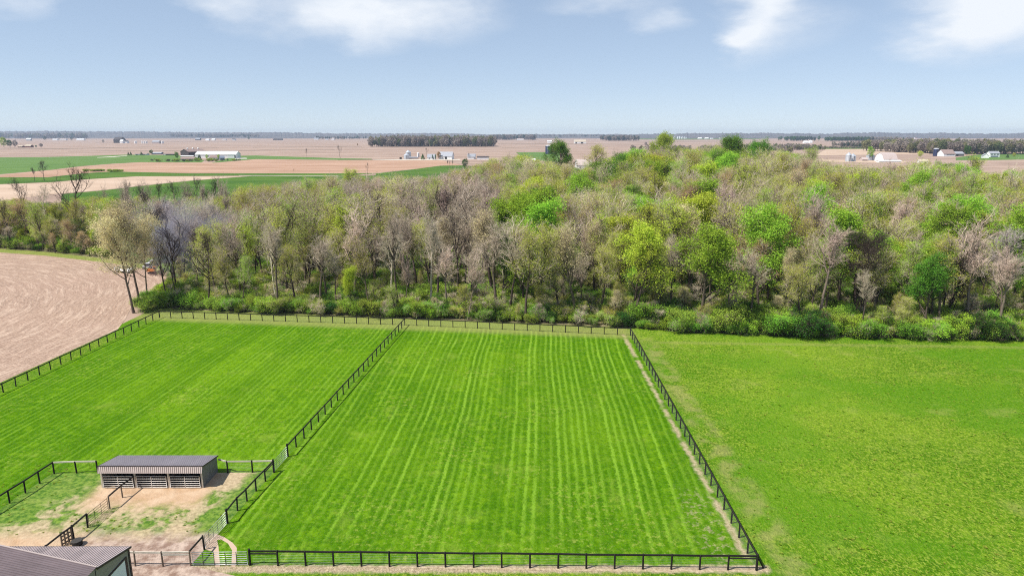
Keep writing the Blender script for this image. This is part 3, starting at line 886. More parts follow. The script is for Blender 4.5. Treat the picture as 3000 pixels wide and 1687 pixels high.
BARK = {
    'greybrown': bark_mat('bark_greybrown', (0.500, 0.410, 0.320)),
    'pink': bark_mat('bark_pinkish', (0.580, 0.440, 0.370)),
    'pale': bark_mat('bark_pale', (0.520, 0.440, 0.345)),
    'dust': bark_mat('bark_dusty', (0.560, 0.470, 0.350)),
    'stem': bark_mat('bark_stem', (0.170, 0.130, 0.105)),
    'dark': bark_mat('bark_dark', (0.060, 0.043, 0.036)),
    'mid': bark_mat('bark_mid', (0.088, 0.066, 0.052)),
    'white': bark_mat('bark_white', (0.60, 0.56, 0.50)),
    'lilac': bark_mat('bark_lilac', (0.46, 0.39, 0.37)),
}
LEAF = {
    'olive': leaf_mat('leaf_olive', (0.460, 0.480, 0.085)),
    'moss': leaf_mat('leaf_moss', (0.360, 0.490, 0.070)),
    'yellow': leaf_mat('leaf_yellowgreen', (0.480, 0.550, 0.065)),
    'lime': leaf_mat('leaf_lime', (0.310, 0.490, 0.055)),
    'green': leaf_mat('leaf_green', (0.130, 0.255, 0.032)),
    'deep': leaf_mat('leaf_deep_green', (0.055, 0.135, 0.022)),
    'tan': leaf_mat('leaf_tan_bud', (0.430, 0.300, 0.140), 0.02),
    'cream': leaf_mat('leaf_cream', (0.520, 0.480, 0.190), 0.02),
    'bud': leaf_mat('leaf_pink_bud', (0.500, 0.350, 0.290), 0.02),
    'sand': leaf_mat('leaf_sandy_bud', (0.640, 0.565, 0.310), 0.02),
    'hedgel': leaf_mat('leaf_hedge_lime', (0.420, 0.620, 0.060)),
    'hedgeg': leaf_mat('leaf_hedge_green', (0.240, 0.460, 0.050)),
    'farolive': leaf_mat('leaf_far_olive', (0.235, 0.225, 0.110), 0.02),
    'farmoss': leaf_mat('leaf_far_moss', (0.140, 0.165, 0.070), 0.02),
    'blue': leaf_mat('leaf_far_blue', (0.055, 0.085, 0.050)),
    'greyw': leaf_mat('leaf_far_grey', (0.310, 0.262, 0.228)),
}


def tubes(segs, k):
    """segs: (n,8) p,q,r0,r1 -> verts, quad faces"""
    s = np.asarray(segs, dtype=np.float64)
    p, q, r0, r1 = s[:, :3], s[:, 3:6], s[:, 6], s[:, 7]
    d = q - p
    d /= np.linalg.norm(d, axis=1, keepdims=True) + 1e-9
    ref = np.where(np.abs(d[:, 2:3]) > 0.9, np.array([[1.0, 0, 0]]), np.array([[0, 0, 1.0]]))
    a = np.cross(d, ref)
    a /= np.linalg.norm(a, axis=1, keepdims=True) + 1e-9
    b = np.cross(d, a)
    th = np.arange(k) * 2 * np.pi / k
    ring = a[:, None, :] * np.cos(th)[None, :, None] + b[:, None, :] * np.sin(th)[None, :, None]
    V = np.concatenate([p[:, None, :] + ring * r0[:, None, None], q[:, None, :] + ring * r1[:, None, None]], axis=1).reshape(-1, 3)
    n = len(s)
    i = np.arange(k)
    j = (i + 1) % k
    base = np.stack([i, j, k + j, k + i], axis=1)
    F = (base[None] + (np.arange(n) * 2 * k)[:, None, None]).reshape(-1, 4)
    return V, F


def nrm(v):
    return v / (np.linalg.norm(v) + 1e-9)


def grow(seed, H, crown_base=0.35, n1=13, n2=7, n3=5, n4=5, a1=48, L1=0.36, up=0.10, wander=0.12, trunk_top=0.8, r_k=0.0150, twig=0.021, tl=0.9, forks=4, stems=1, lean=0.0, mr=0.030):
    """one tree skeleton: heavy wood, fine wood, and the points where leaves sit"""
    rg_ = np.random.default_rng(seed)
    heavy, mid_, fine, tips = [], [], [], []

    def walk(p, d, L, r0, r1, ns, wd, u):
        P, D = [p], [d]
        for _ in range(ns):
            d = nrm(d + rg_.normal(0, wd, 3) + np.array([0, 0, u]))
            p = p + d * (L / ns)
            P.append(p)
            D.append(d)
        return P, D, np.linspace(r0, r1, ns + 1)

    def kid(d, ang):
        ax = rg_.normal(0, 1, 3)
        ax = nrm(ax - d * np.dot(ax, d))
        return nrm(d * math.cos(ang) + ax * math.sin(ang))

    def put(lst, P, rr):
        for i in range(len(P) - 1):
            lst.append((*P[i], *P[i + 1], rr[i], rr[i + 1]))

    def at(P, D, t):
        f = t * (len(P) - 1)
        i = min(int(f), len(P) - 2)
        return P[i] + (P[i + 1] - P[i]) * (f - i), D[i + 1]

    for st in range(stems):
        off = np.zeros(3) if stems == 1 else np.array([*rg_.normal(0, 0.35, 2), 0])
        d0 = nrm(np.array([*rg_.normal(0, 0.05 + lean + (0.14 if stems > 1 else 0), 2), 1.0]))
        r0 = H * r_k * (1.0 if stems == 1 else 0.7)
        Hs = H if stems == 1 else H * rg_.uniform(.5, 1.12)
        P, D, rr = walk(off * (1.0 if H > 6 else 1.7) + np.array([0, 0, -0.2]), d0, Hs * trunk_top, r0, r0 * 0.30, 9, 0.045, 0.05)
        rr[0] *= 1.35
        put(heavy, P, rr)
        limbs = []
        for k in range(n1):
            t = crown_base / trunk_top + (1 - crown_base / trunk_top) * (k + rg_.uniform(0, 1)) / n1
            t = min(t, 0.98)
            p, d = at(P, D, t)
            hfrac = (t * trunk_top - crown_base) / max(1e-3, trunk_top - crown_base)
            L = Hs * L1 * (1.0 - 0.45 * hfrac) * rg_.uniform(0.7, 1.25)
            limbs.append((p, kid(d, R(a1 * (1.1 - 0.35 * hfrac)) * rg_.uniform(0.75, 1.2)), L, r0 * (0.48 - 0.20 * hfrac)))
        for k in range(forks):
            p, d = at(P, D, 0.985)
            limbs.append((p, kid(d, R(26) * rg_.uniform(0.5, 1.4)), H * (1 - trunk_top) * rg_.uniform(0.85, 1.25), r0 * 0.26))
        for (p, d, L, r) in limbs:
            P1, D1, rr1 = walk(p, d, L, r, r * 0.25, 6, wander, up)
            put(heavy, P1, rr1)
            for k in range(n2):
                t = 0.22 + 0.78 * (k + rg_.uniform(0, 1)) / n2
                p2, d2 = at(P1, D1, min(t, .99))
                Lb = L * 0.46 * (1.15 - 0.5 * t) * rg_.uniform(0.7, 1.3)
                P2, D2, rr2 = walk(p2, kid(d2, R(42) * rg_.uniform(0.6, 1.4)), Lb, max(mr, r * 0.36), mr * 0.7, 4, wander * 1.2, up * 0.9)
                put(mid_, P2, rr2)
                for kk in range(n3):
                    t3 = 0.2 + 0.8 * (kk + rg_.uniform(0, 1)) / n3
                    p3, d3 = at(P2, D2, min(t3, .99))
                    L3 = max(0.5, Lb * 0.45) * rg_.uniform(0.7, 1.3)
                    P3, D3, rr3 = walk(p3, kid(d3, R(42) * rg_.uniform(0.5, 1.4)), L3, twig * 1.15, twig * 0.8, 2, wander * 1.3, up)
                    put(fine, P3, rr3)
                    for q in range(n4):
                        p4, d4 = at(P3, D3, rg_.uniform(0.25, 1.0))
                        d4 = kid(d4, R(40) * rg_.uniform(0.4, 1.4))
                        e = p4 + d4 * tl * rg_.uniform(0.5, 1.3)
                        fine.append((*p4, *e, twig * 0.8, twig * 0.45))
                        tips.append(e)
    return heavy, mid_, fine, np.array(tips)


def leaf_quads(rg_, C, size, flat=0.0):
    """rhombic leaf sprays of the given size, one at each centre"""
    n = len(C)
    a = rg_.normal(0, 1, (n, 3))
    a[:, 2] *= 1 - flat
    a /= np.linalg.norm(a, axis=1, keepdims=True) + 1e-9
    b = rg_.normal(0, 1, (n, 3))
    b -= a * (a * b).sum(1, keepdims=True)
    b /= np.linalg.norm(b, axis=1, keepdims=True) + 1e-9
    s = size * rg_.uniform(0.55, 1.35, (n, 1))
    V = np.stack([C - a * s * 0.5, C + b * s * 0.30, C + a * s * 0.5, C - b * s * 0.30], axis=1).reshape(-1, 3)
    F = np.arange(4 * n).reshape(-1, 4)
    return V, F


PROTO = {}


def make_proto(key, seed, H, leaves=0, size=0.3, jitter=0.35, **kw):
    heavy, mid_, fine, tips = grow(seed, H, **kw)
    hv, hf = tubes(heavy, 6)
    mv, mf = tubes(mid_, 3)
    trunk = np_mesh('trunk', hv, hf, [BARK['mid']], smooth=True)
    fv, ff = tubes(fine, 3)
    ff = np.concatenate([ff, mf + len(fv)])
    fv = np.concatenate([fv, mv])
    V, F, I = [fv], [ff], [np.zeros(len(ff), int)]
    if leaves:
        rg_ = np.random.default_rng(seed + 999)
        c = tips[rg_.integers(0, len(tips), leaves)] + rg_.normal(0, jitter, (leaves, 3))
        lv_, lf_ = leaf_quads(rg_, c, size)
        V.append(lv_)
        F.append(lf_ + len(fv))
        I.append(np.ones(len(lf_), int))
    crown = np_mesh('crown', np.concatenate(V), np.concatenate(F), [BARK['mid'], LEAF['olive']], np.concatenate(I))
    PROTO[key] = (trunk, crown, H)


bare_kw = dict(n1=14, n2=6, n3=4, n4=4, tl=1.0, twig=.0165, wander=.11, mr=.046)
make_proto('bare0', 11, 22, crown_base=.48, a1=34, L1=.25, up=.15, **bare_kw)
make_proto('bare1', 12, 22, crown_base=.56, a1=28, L1=.22, up=.12, **bare_kw)
make_proto('bare2', 13, 22, crown_base=.34, a1=44, L1=.32, up=.16, **bare_kw)
make_proto('bare3', 14, 22, crown_base=.50, a1=30, L1=.28, trunk_top=.64, forks=6, up=.10, **bare_kw)
make_proto('bare4', 15, 22, crown_base=.42, a1=36, L1=.26, trunk_top=.70, forks=5, up=.18, lean=.06, **bare_kw)
make_proto('sparse0', 21, 22, crown_base=.42, n1=8, n2=5, n3=4, n4=3, a1=38, L1=.34, up=.12, r_k=.014, tl=1.1, twig=.018)
make_proto('sparse1', 22, 22, crown_base=.38, n1=7, n2=5, n3=4, n4=3, a1=48, L1=.40, up=.16, r_k=.015, tl=1.1, twig=.018)
bud_kw = dict(n1=14, n2=6, n3=5, n4=3, twig=.015, mr=.040)
make_proto('bud0', 31, 21, leaves=6800, size=.20, crown_base=.34, a1=38, L1=.27, up=.14, **bud_kw)
make_proto('bud1', 32, 21, leaves=6800, size=.20, crown_base=.42, a1=32, L1=.24, up=.12, **bud_kw)
make_proto('bud2', 33, 21, leaves=6800, size=.20, crown_base=.30, a1=48, L1=.34, up=.14, **bud_kw)
make_proto('bud3', 34, 21, leaves=5200, size=.20, crown_base=.40, a1=32, L1=.27, trunk_top=.66, forks=6, up=.12, **bud_kw)
make_proto('lone0', 35, 21, leaves=10500, size=.20, crown_base=.30, a1=48, L1=.30, up=.16, n1=13, n2=6, n3=4, n4=4, twig=.016, r_k=.0105, lean=.01)
make_proto('lone1', 36, 21, leaves=10500, size=.20, crown_base=.30, a1=44, L1=.28, up=.16, n1=13, n2=6, n3=4, n4=4, twig=.016, r_k=.0105, lean=.02)
full_kw = dict(n1=13, n2=6, n3=5, n4=3, twig=.016)
make_proto('full0', 41, 20, leaves=19000, size=.27, jitter=.40, crown_base=.25, a1=42, L1=.32, **full_kw)
make_proto('full1', 42, 20, leaves=18000, size=.27, jitter=.40, crown_base=.33, a1=36, L1=.27, up=.14, **full_kw)
make_proto('full2', 43, 20, leaves=24000, size=.27, jitter=.42, crown_base=.20, a1=54, L1=.40, **full_kw)
make_proto('multi0', 51, 16, stems=6, n1=5, n2=5, n3=4, n4=4, crown_base=.30, L1=.24, a1=36, forks=3, wander=.16, r_k=.010, twig=.016)
make_proto('shrub0', 61, 3.0, leaves=7500, size=.14, jitter=.15, stems=8, lean=.22, crown_base=.12, n1=4, n2=4, n3=3, n4=3, L1=.5, tl=.35, r_k=.012, twig=.010)
make_proto('shrub1', 62, 3.4, leaves=7500, size=.14, jitter=.16, stems=9, lean=.25, crown_base=.10, n1=4, n2=4, n3=3, n4=3, L1=.42, tl=.4, r_k=.012, twig=.010, a1=60)
make_proto('shrub2', 64, 3.6, leaves=5200, size=.14, jitter=.18, stems=6, lean=.18, crown_base=.25, n1=4, n2=4, n3=3, n4=3, L1=.36, tl=.4, r_k=.012, twig=.010, a1=40)
make_proto('brush0', 63, 4.0, leaves=500, size=.15, jitter=.25, stems=7, lean=.15, crown_base=.20, n1=4, n2=3, n3=3, n4=3, L1=.30, tl=.45, r_k=.009, twig=.009, a1=38)


def blob_proto(key, seed, H, rx, zc, rz, n, size, conifer=False):
    """a tree for the far fields: a short trunk and a crown of leaf sprays"""
    rg_ = np.random.default_rng(seed)
    tv, tf = tubes([(0, 0, -0.2, 0, 0, H * 0.55, H * 0.02, H * 0.012)], 5)
    u = rg_.normal(0, 1, (n, 3))
    u /= np.linalg.norm(u, axis=1, keepdims=True)
    if conifer:
        tt = rg_.uniform(0, 1, n) ** 0.65
        an = rg_.uniform(0, 6.283, n)
        rr = rx * tt * rg_.uniform(0.75, 1.05, n)
        C = np.stack([np.cos(an) * rr, np.sin(an) * rr, H * (1 - tt) * 0.95 + 0.06 * H], 1)
    else:
        lob = rg_.normal(0, 1, (9, 3))
        lob /= np.linalg.norm(lob, axis=1, keepdims=True)
        bulge = 0.78 + 0.3 * np.max(np.clip(u @ lob.T, 0, 1) ** 6, axis=1)
        C = u * bulge[:, None] * rg_.uniform(0.62, 1.0, (n, 1)) * np.array([rx, rx, rz]) + np.array([0, 0, zc])
    lv_, lf_ = leaf_quads(rg_, C, size)
    PROTO[key] = (np_mesh('trunk', tv, tf, [BARK['mid']]), np_mesh('crown', lv_, lf_, [BARK['mid'], LEAF['olive']], np.ones(len(lf_), int)), H)


blob_proto('far0', 71, 20, 6.0, 11.5, 8.5, 420, 2.1)
blob_proto('far1', 72, 20, 5.0, 12.0, 8.5, 380, 2.0)
blob_proto('cone', 73, 12, 3.6, 0, 0, 700, 1.0, True)
blob_proto('round', 74, 12, 4.6, 7.0, 5.0, 900, 0.9)


def dress(trunk_o, crown_o, bark, leaf):
    tb = {'greybrown': 'mid', 'pink': 'stem', 'lilac': 'mid', 'dust': 'stem'}.get(bark, bark)
    for o, ms in ((trunk_o, [BARK[tb]]), (crown_o, [BARK[bark], LEAF[leaf]])):
        for i, m in enumerate(ms):
            if i < len(o.material_slots):
                o.material_slots[i].link = 'OBJECT'
                o.material_slots[i].material = m


def tree(name, key, X, Y, h, bark, leaf, rz, wide=1.0):
    trunk, crown, H = PROTO[key]
    o = empty(name, (X, Y, 0), rz)
    o.rotation_euler = (trd.gauss(0, .035), trd.gauss(0, .035), rz)
    s = h / H
    o.scale = (s * wide, s * wide, s)
    t_ = link('trunk', trunk, o)
    c_ = link('crown', crown, o)
    dress(t_, c_, bark, leaf)
    return o


ORD = ('first second third fourth fifth sixth seventh eighth ninth tenth eleventh twelfth thirteenth fourteenth fifteenth sixteenth seventeenth eighteenth nineteenth').split()
TENS = {2: 'twent', 3: 'thirt', 4: 'fort', 5: 'fift', 6: 'sixt', 7: 'sevent', 8: 'eight', 9: 'ninet'}


def ordinal(i):
    if i < 20:
        return ORD[i - 1]
    if i % 10 == 0:
        return TENS[i // 10] + 'ieth'
    return TENS[i // 10] + 'y-' + ORD[i % 10 - 1]


def inside(pt, poly):
    x, y = pt
    r = False
    j = len(poly) - 1
    for i in range(len(poly)):
        xi, yi = poly[i]
        xj, yj = poly[j]
        if (yi > y) != (yj > y) and x < (xj - xi) * (y - yi) / (yj - yi) + xi:
            r = not r
        j = i
    return r


trd = random.Random(2024)
# look: (prototype choices, bark, leaf, plain words, name)
LOOK = {
    'bare': (('bare0', 'bare1', 'bare3', 'bare4'), 'greybrown', 'olive', 'bare grey-brown tree', 'bare_tree'),
    'pinkbare': (('bare0', 'bare1', 'bare3', 'bare4'), 'pink', 'olive', 'bare pinkish tree', 'bare_tree'),
    'palebare': (('bare1', 'bare4', 'sparse0'), 'pale', 'olive', 'bare pale-barked tree', 'bare_tree'),
    'darkbare': (('sparse0', 'sparse1'), 'dark', 'olive', 'bare black-limbed tree', 'bare_tree'),
    'lilac': (('bare2', 'bare0'), 'lilac', 'olive', 'bare greyish tree', 'bare_tree'),
    'olive': (('bud0', 'bud1', 'bud2', 'bud3'), 'greybrown', 'olive', 'olive budding tree', 'budding_tree'),
    'moss': (('bud0', 'bud1', 'bud3'), 'greybrown', 'moss', 'mossy green budding tree', 'budding_tree'),
    'yellow': (('bud0', 'full1', 'bud2'), 'mid', 'yellow', 'yellow-green leafing tree', 'leafing_tree'),
    'lime': (('full0', 'full1', 'bud0'), 'mid', 'lime', 'bright lime-green tree', 'leafing_tree'),
    'green': (('full0', 'full1', 'full2'), 'mid', 'green', 'full green tree', 'leafing_tree'),
    'deep': (('full0', 'full2'), 'dark', 'deep', 'dark green tree', 'leafing_tree'),
    'tan': (('bud0', 'bud1'), 'greybrown', 'tan', 'tan-orange budding tree', 'budding_tree'),
    'cream': (('bud0', 'bud2'), 'greybrown', 'cream', 'pale cream-yellow budding tree', 'budding_tree'),
    'bud': (('bud0', 'bud1'), 'pink', 'bud', 'rosy budding tree', 'budding_tree'),
    'trio': (('lone0', 'lone1'), 'dust', 'sand', 'sandy budding tree', 'budding_tree'),
    'sand': (('bud1', 'bud3'), 'greybrown', 'sand', 'sandy budding tree', 'budding_tree'),
}
# trees one can single out: look, image column, image row of its top, height (m) or base row, width factor, prototype, own label
HERO = [
    ('trio', 392, 640, -917, 1.25, 'lone1', 'sandy budding tree at the field edge, first of three by the fence corner'),
    ('trio', 412, 612, -897, 1.25, 'lone0', 'sandy budding tree at the field edge, middle of three by the fence corner'),
    ('trio', 432, 640, -882, 1.1, 'lone1', 'sandy budding tree at the field edge, nearest the wood of three'),
    ('darkbare', 236, 500, -722, 1.1, 'sparse1', 'tall black spreading bare tree over the ploughed field edge'),
    ('palebare', 140, 548, -716, .9, 'sparse0', 'white-limbed bare tree beyond the ploughed field'),
    ('darkbare', 62, 525, 20, .8, 'sparse0', None), ('yellow', 277, 600, -705, 1.1, 'full1', None), ('yellow', 332, 592, -700, 1., 'bud0', None),
    ('tan', 215, 645, -742, 1.3, 'bud0', None), ('olive', 150, 640, -722, 1.1, 'bud0', None), ('lime', 60, 660, -722, 1.2, 'bud0', None),
    ('olive', 722, 548, 20, 1.2, 'bud2', None), ('yellow', 1027, 500, 21, 1.25, 'bud2', None), ('moss', 895, 525, 20, 1.2, 'bud0', None),
    ('yellow', 930, 580, 18, 1.1, 'bud0', None), ('lime', 836, 602, 17, .75, 'full1', None), ('lime', 1469, 622, 17, .8, 'full0', None),
    ('yellow', 1449, 682, 14, 1., 'bud0', None), ('green', 1467, 705, 15, .95, 'full0', None), ('palebare', 1262, 637, -912, .95, 'bare1', 'pale pinkish bare tree with white branches behind the back fence'),
    ('palebare', 815, 668, -905, .75, 'sparse0', 'slim pale dead tree with bare forked top behind the fence'),
    ('palebare', 1480, 690, -893, .85, 'sparse1', 'pale dead tree with a thick broken trunk before green foliage'),
    ('green', 1637, 430, 390, 1.05, 'full2', 'tall dark willow-like green tree in front of the navy silo'), ('olive', 1762, 431, 400, 1.45, 'bud2', None), ('moss', 1945, 408, 440, 1.05, 'full2', 'rounded green tree breaking the skyline behind the wood'),
    ('green', 2150, 417, 410, 1.35, 'full2', 'huge full green tree at the back of the wood'), ('green', 2225, 430, 380, 1.1, 'full2', None), ('olive', 2040, 440, 390, 1.4, 'bud2', None), ('moss', 2372, 437, 370, 1.1, 'bud2', None),
    ('lime', 1628, 517, 320, 1.0, 'full0', None), ('yellow', 1800, 512, 310, 1.0, 'bud0', None), ('cream', 1850, 510, 300, 1., 'bud0', None), ('cream', 2040, 505, 290, 1.1, 'bud2', None),
    ('lime', 2132, 497, 17, .75, 'full1', None), ('green', 1968, 550, 16, .9, 'full0', None), ('deep', 2050, 594, 15, 1., 'full0', None),
    ('lime', 1608, 622, 17, .8, 'full1', None), ('lime', 1765, 647, 14, .9, 'full0', None), ('yellow', 1843, 622, 17, 1.1, 'bud0', None), ('lime', 1966, 622, 17, 1., 'full0', None),
    ('green', 2100, 637, 16, .95, 'full1', None), ('green', 2193, 547, 16, .8, 'full0', None),
    ('yellow', 1852, 672, -934, 1.15, 'full0', 'big bright yellow-green maple at the wood edge behind the fence corner'),
    ('tan', 1875, 463, 380, 1.0, 'bud1', None), ('tan', 2228, 472, 350, 1.0, 'bud0', None), ('bud', 2040, 722, -925, .9, 'bud1', 'rosy pink budding tree at the wood edge, the larger of two'), ('bud', 2135, 792, -930, .85, 'bud0', 'rosy pink budding tree at the wood edge, the smaller of two'),
    ('green', 2602, 530, 17, 1., 'full0', None), ('lime', 2695, 605, 15, .7, 'full1', None), ('lime', 2497, 588, 16, 1.1, 'full0', None), ('yellow', 2425, 647, 15, 1.2, 'bud0', None), ('lime', 2270, 625, 16, 1., 'full0', None),
    ('tan', 2687, 560, 17, 1., 'bud0', None), ('tan', 2337, 611, 16, .9, 'bud1', None), ('olive', 2716, 477, 320, 1.1, 'bud2', None), ('yellow', 2835, 461, 330, 1.0, 'bud0', None),
    ('pinkbare', 2757, 512, 260, 1.1, 'bare0', None), ('pinkbare', 2272, 518, 20, 1., 'bare1', None), ('pinkbare', 2610, 478, 310, 1., 'bare1', None),
    ('lilac', 2914, 668, -944, 1.15, 'bare2', 'grey spreading bare tree over the bushes at the edge of the open pasture'),
    ('darkbare', 2510, 690, -950, 1.3, 'multi0', 'many-stemmed dark bare tree at the wood edge behind the bushes'),
    ('darkbare', 2765, 748, -949, 1.35, 'multi0', 'many-stemmed bare tree with pale stems beside a lime-green tree'),
    ('lime', 2716, 750, 12.5, .75, 'full1', 'lime-green tree beside a many-stemmed bare tree at the wood edge'), ('lime', 2985, 770, 12, 1., 'full0', None), ('lime', 1669, 778, -893, .40, 'full1', 'narrow bright green ivy-clad tree behind the back fence'),
    ('yellow', 1030, 788, -922, .85, 'full1', 'small yellow-green drooping tree just behind the back fence'), ('sand', 2310, 740, -948, .8, 'bud1', None), ('olive', 1760, 690, -912, .9, 'bud1', None),
    ('pinkbare', 690, 640, 17, 1., 'bare0', None), ('darkbare', 610, 690, -905, .9, 'sparse1', 'black forked bare tree standing in front of the smoke'), ('darkbare', 633, 555, 20, 1., 'sparse1', None),
    ('lilac', 500, 640, 16, 1., 'bare2', None), ('lilac', 560, 650, 17, 1.1, 'bare0', None), ('lilac', 470, 690, 15, 1., 'bare2', None),
]
for x_, y_ in ((312, 560), (345, 545), (372, 532), (402, 538), (428, 545), (470, 540), (503, 533), (540, 538), (563, 525), (588, 545), (622, 522), (648, 530), (672, 545), (690, 560)):
    HERO.append(('darkbare' if x_ % 3 else 'bare', x_, y_, 18, .85, None, None))

trees = []      # (look, X, Y, h, wide, proto, own label)
for (lk, px, yt, hb, wd, pr_, lab) in HERO:
    if hb < 0:
        X, Y = G(px, -hb)
        h = ztop(Y, yt)
    elif hb > 100:
        Y = hb
        h = ztop(Y, yt)
        X = XatY(px, Y, h)
    else:
        h = hb
        X, Y = G(px, yt, h)
    trees.append((lk, X, Y, h, wd, pr_, lab))
nhero = len(trees)


def pick_look(px, Y):
    u = trd.random()
    if px < 330:
        tb_ = (('olive', .30), ('moss', .26), ('bare', .16), ('yellow', .12), ('tan', .06), ('lime', .06), ('darkbare', .04))
    elif px < 640:
        tb_ = (('bare', .26), ('lilac', .18), ('olive', .28), ('darkbare', .08), ('moss', .16), ('tan', .04))
    elif px < 1020:
        tb_ = (('olive', .30), ('bare', .32), ('moss', .16), ('palebare', .07), ('yellow', .06), ('darkbare', .05), ('tan', .04))
    elif px < 1480:
        tb_ = (('bare', .38), ('pinkbare', .25), ('olive', .14), ('palebare', .08), ('darkbare', .04), ('sand', .05), ('moss', .06))
    elif px < 2100:
        tb_ = (('bare', .13), ('olive', .22), ('moss', .20), ('sand', .06), ('pinkbare', .04), ('tan', .04), ('lime', .12), ('green', .05), ('yellow', .14))
    else:
        tb_ = (('bare', .14), ('olive', .24), ('moss', .19), ('sand', .07), ('pinkbare', .08), ('tan', .05), ('lime', .09), ('green', .03), ('yellow', .11))
    for k, v in tb_:
        u -= v
        if u <= 0:
            return k
    return 'bare'


def blocked(X, Y, h, px):
    """keep the sight lines that the photograph leaves open: tops may not rise above the wood's own skyline"""
    return PX(X, Y, h)[1] < skyline(px)


SKY_PTS = [(-300, 560), (0, 590), (180, 590), (300, 580), (480, 585), (640, 575), (720, 560), (900, 530), (1030, 515), (1080, 520), (1250, 520), (1420, 478), (1500, 455), (1560, 470), (1700, 500), (1820, 455), (1900, 440), (2000, 440), (2090, 430), (2300, 452), (2420, 490), (2560, 500), (2650, 490), (2800, 490), (2880, 515), (3000, 500), (3300, 500)]


def skyline(px):
    for (a, b), (c, d) in zip(SKY_PTS, SKY_PTS[1:]):
        if a <= px <= c:
            return b + (d - b) * (px - a) / (c - a)
    return 480


grid = {}


def near_any(X, Y, r):
    gx, gy = int(X // 8), int(Y // 8)
    for i in range(gx - 1, gx + 2):
        for j in range(gy - 1, gy + 2):
            for (a, b) in grid.get((i, j), ()):
                if (a - X) ** 2 + (b - Y) ** 2 < r * r:
                    return True
    return False


def reg(X, Y):
    grid.setdefault((int(X // 8), int(Y // 8)), []).append((X, Y))


for t_ in trees:
    reg(t_[1], t_[2])
cand = []
for cell, y0, y1 in ((5.2, 110, 175), (6.3, 175, 250), (7.4, 250, 650)):
    yy = y0
    while yy < y1:
        xx = -330.0
        while xx < 420:
            cand.append((xx + trd.uniform(0, cell), yy + trd.uniform(0, cell), cell))
            xx += cell
        yy += cell
for (X, Y, cell) in cand:
    if Y > y1 or not inside((X, Y), WOOD):
        continue
    px = PX(X, Y)[0]
    if px < -130 or px > 3130:
        continue
    if near_any(X, Y, cell * 0.62):
        continue
    lk = pick_look(px, Y)
    h = trd.uniform(15, 22.5) * (1.0 + 0.28 * min(1, max(0, (px - 1300) / 500)) * min(1, max(0, (Y - 190) / 120)))
    if Y < 150:
        h *= trd.choice((.72, .85, .95, 1.0))
    for _ in range(5):
        if blocked(X, Y, h, px):
            h *= 0.88
    if blocked(X, Y, h, px) or h < 9:
        continue
    # open ground round the burning brush
    if (X + 95) ** 2 + (Y - 184) ** 2 < 13 ** 2:
        continue
    reg(X, Y)
    trees.append((lk, X, Y, h, trd.uniform(.92, 1.42), None, None))

# individuals: every singled-out tree and the nearest of the rest; the mass behind is one woodland
heroes, rest = trees[:nhero], sorted(trees[nhero:], key=lambda t: t[2] + (0 if -20 < PX(t[1], t[2])[0] < 3020 else 1e6))
quota = {'bare_tree': 190, 'budding_tree': 165, 'leafing_tree': 90}
chosen, mass = [], []
for t_ in heroes:
    chosen.append(t_)
    quota[LOOK[t_[0]][4]] -= 1
for t_ in rest:
    nm = LOOK[t_[0]][4]
    if quota[nm] > 0 and -20 < PX(t_[1], t_[2])[0] < 3020:
        quota[nm] -= 1
        chosen.append(t_)
    else:
        mass.append(t_)


def section(px):
    return ('beyond the ploughed field' if px < 480 else 'behind the shelter paddock' if px < 1186 else 'behind the striped paddock' if px < 1850 else 'behind the open pasture')


def depth_row(px, Y):
    fy = 218 if px < 430 else 141 - 0.135 * (px - 470) / 8.6 * 1.0
    d_ = Y - fy
    return 'in the front row' if d_ < 14 else 'a few rows in' if d_ < 34 else 'well inside the wood' if d_ < 90 else 'far back in the wood'


cells = {}
for i, t_ in enumerate(chosen):
    if t_[6]:
        continue
    px = PX(t_[1], t_[2])[0]
    cells.setdefault((t_[0], section(px), depth_row(px, t_[2])), []).append((px, i))
labels = {}
for (lk, sec, row), v in cells.items():
    v.sort()
    for k, (px, i) in enumerate(v):
        base = f'{LOOK[lk][3]} {row} {sec}'
        labels[i] = base if len(v) == 1 else f'{base}, {ordinal(k + 1)} from left'
GROUPS = {'bare_tree': 'bare trees of the wood', 'budding_tree': 'budding trees of the wood', 'leafing_tree': 'leafing trees of the wood'}
for i, (lk, X, Y, h, wd, pr_, lab) in enumerate(chosen):
    ps, bk, lf_, words, nm = LOOK[lk]
    o = tree(nm, pr_ or trd.choice(ps), X, Y, h, bk, lf_, trd.uniform(0, 6.28), wd)
    tag(o, lab or labels[i], 'tree', GROUPS[nm])


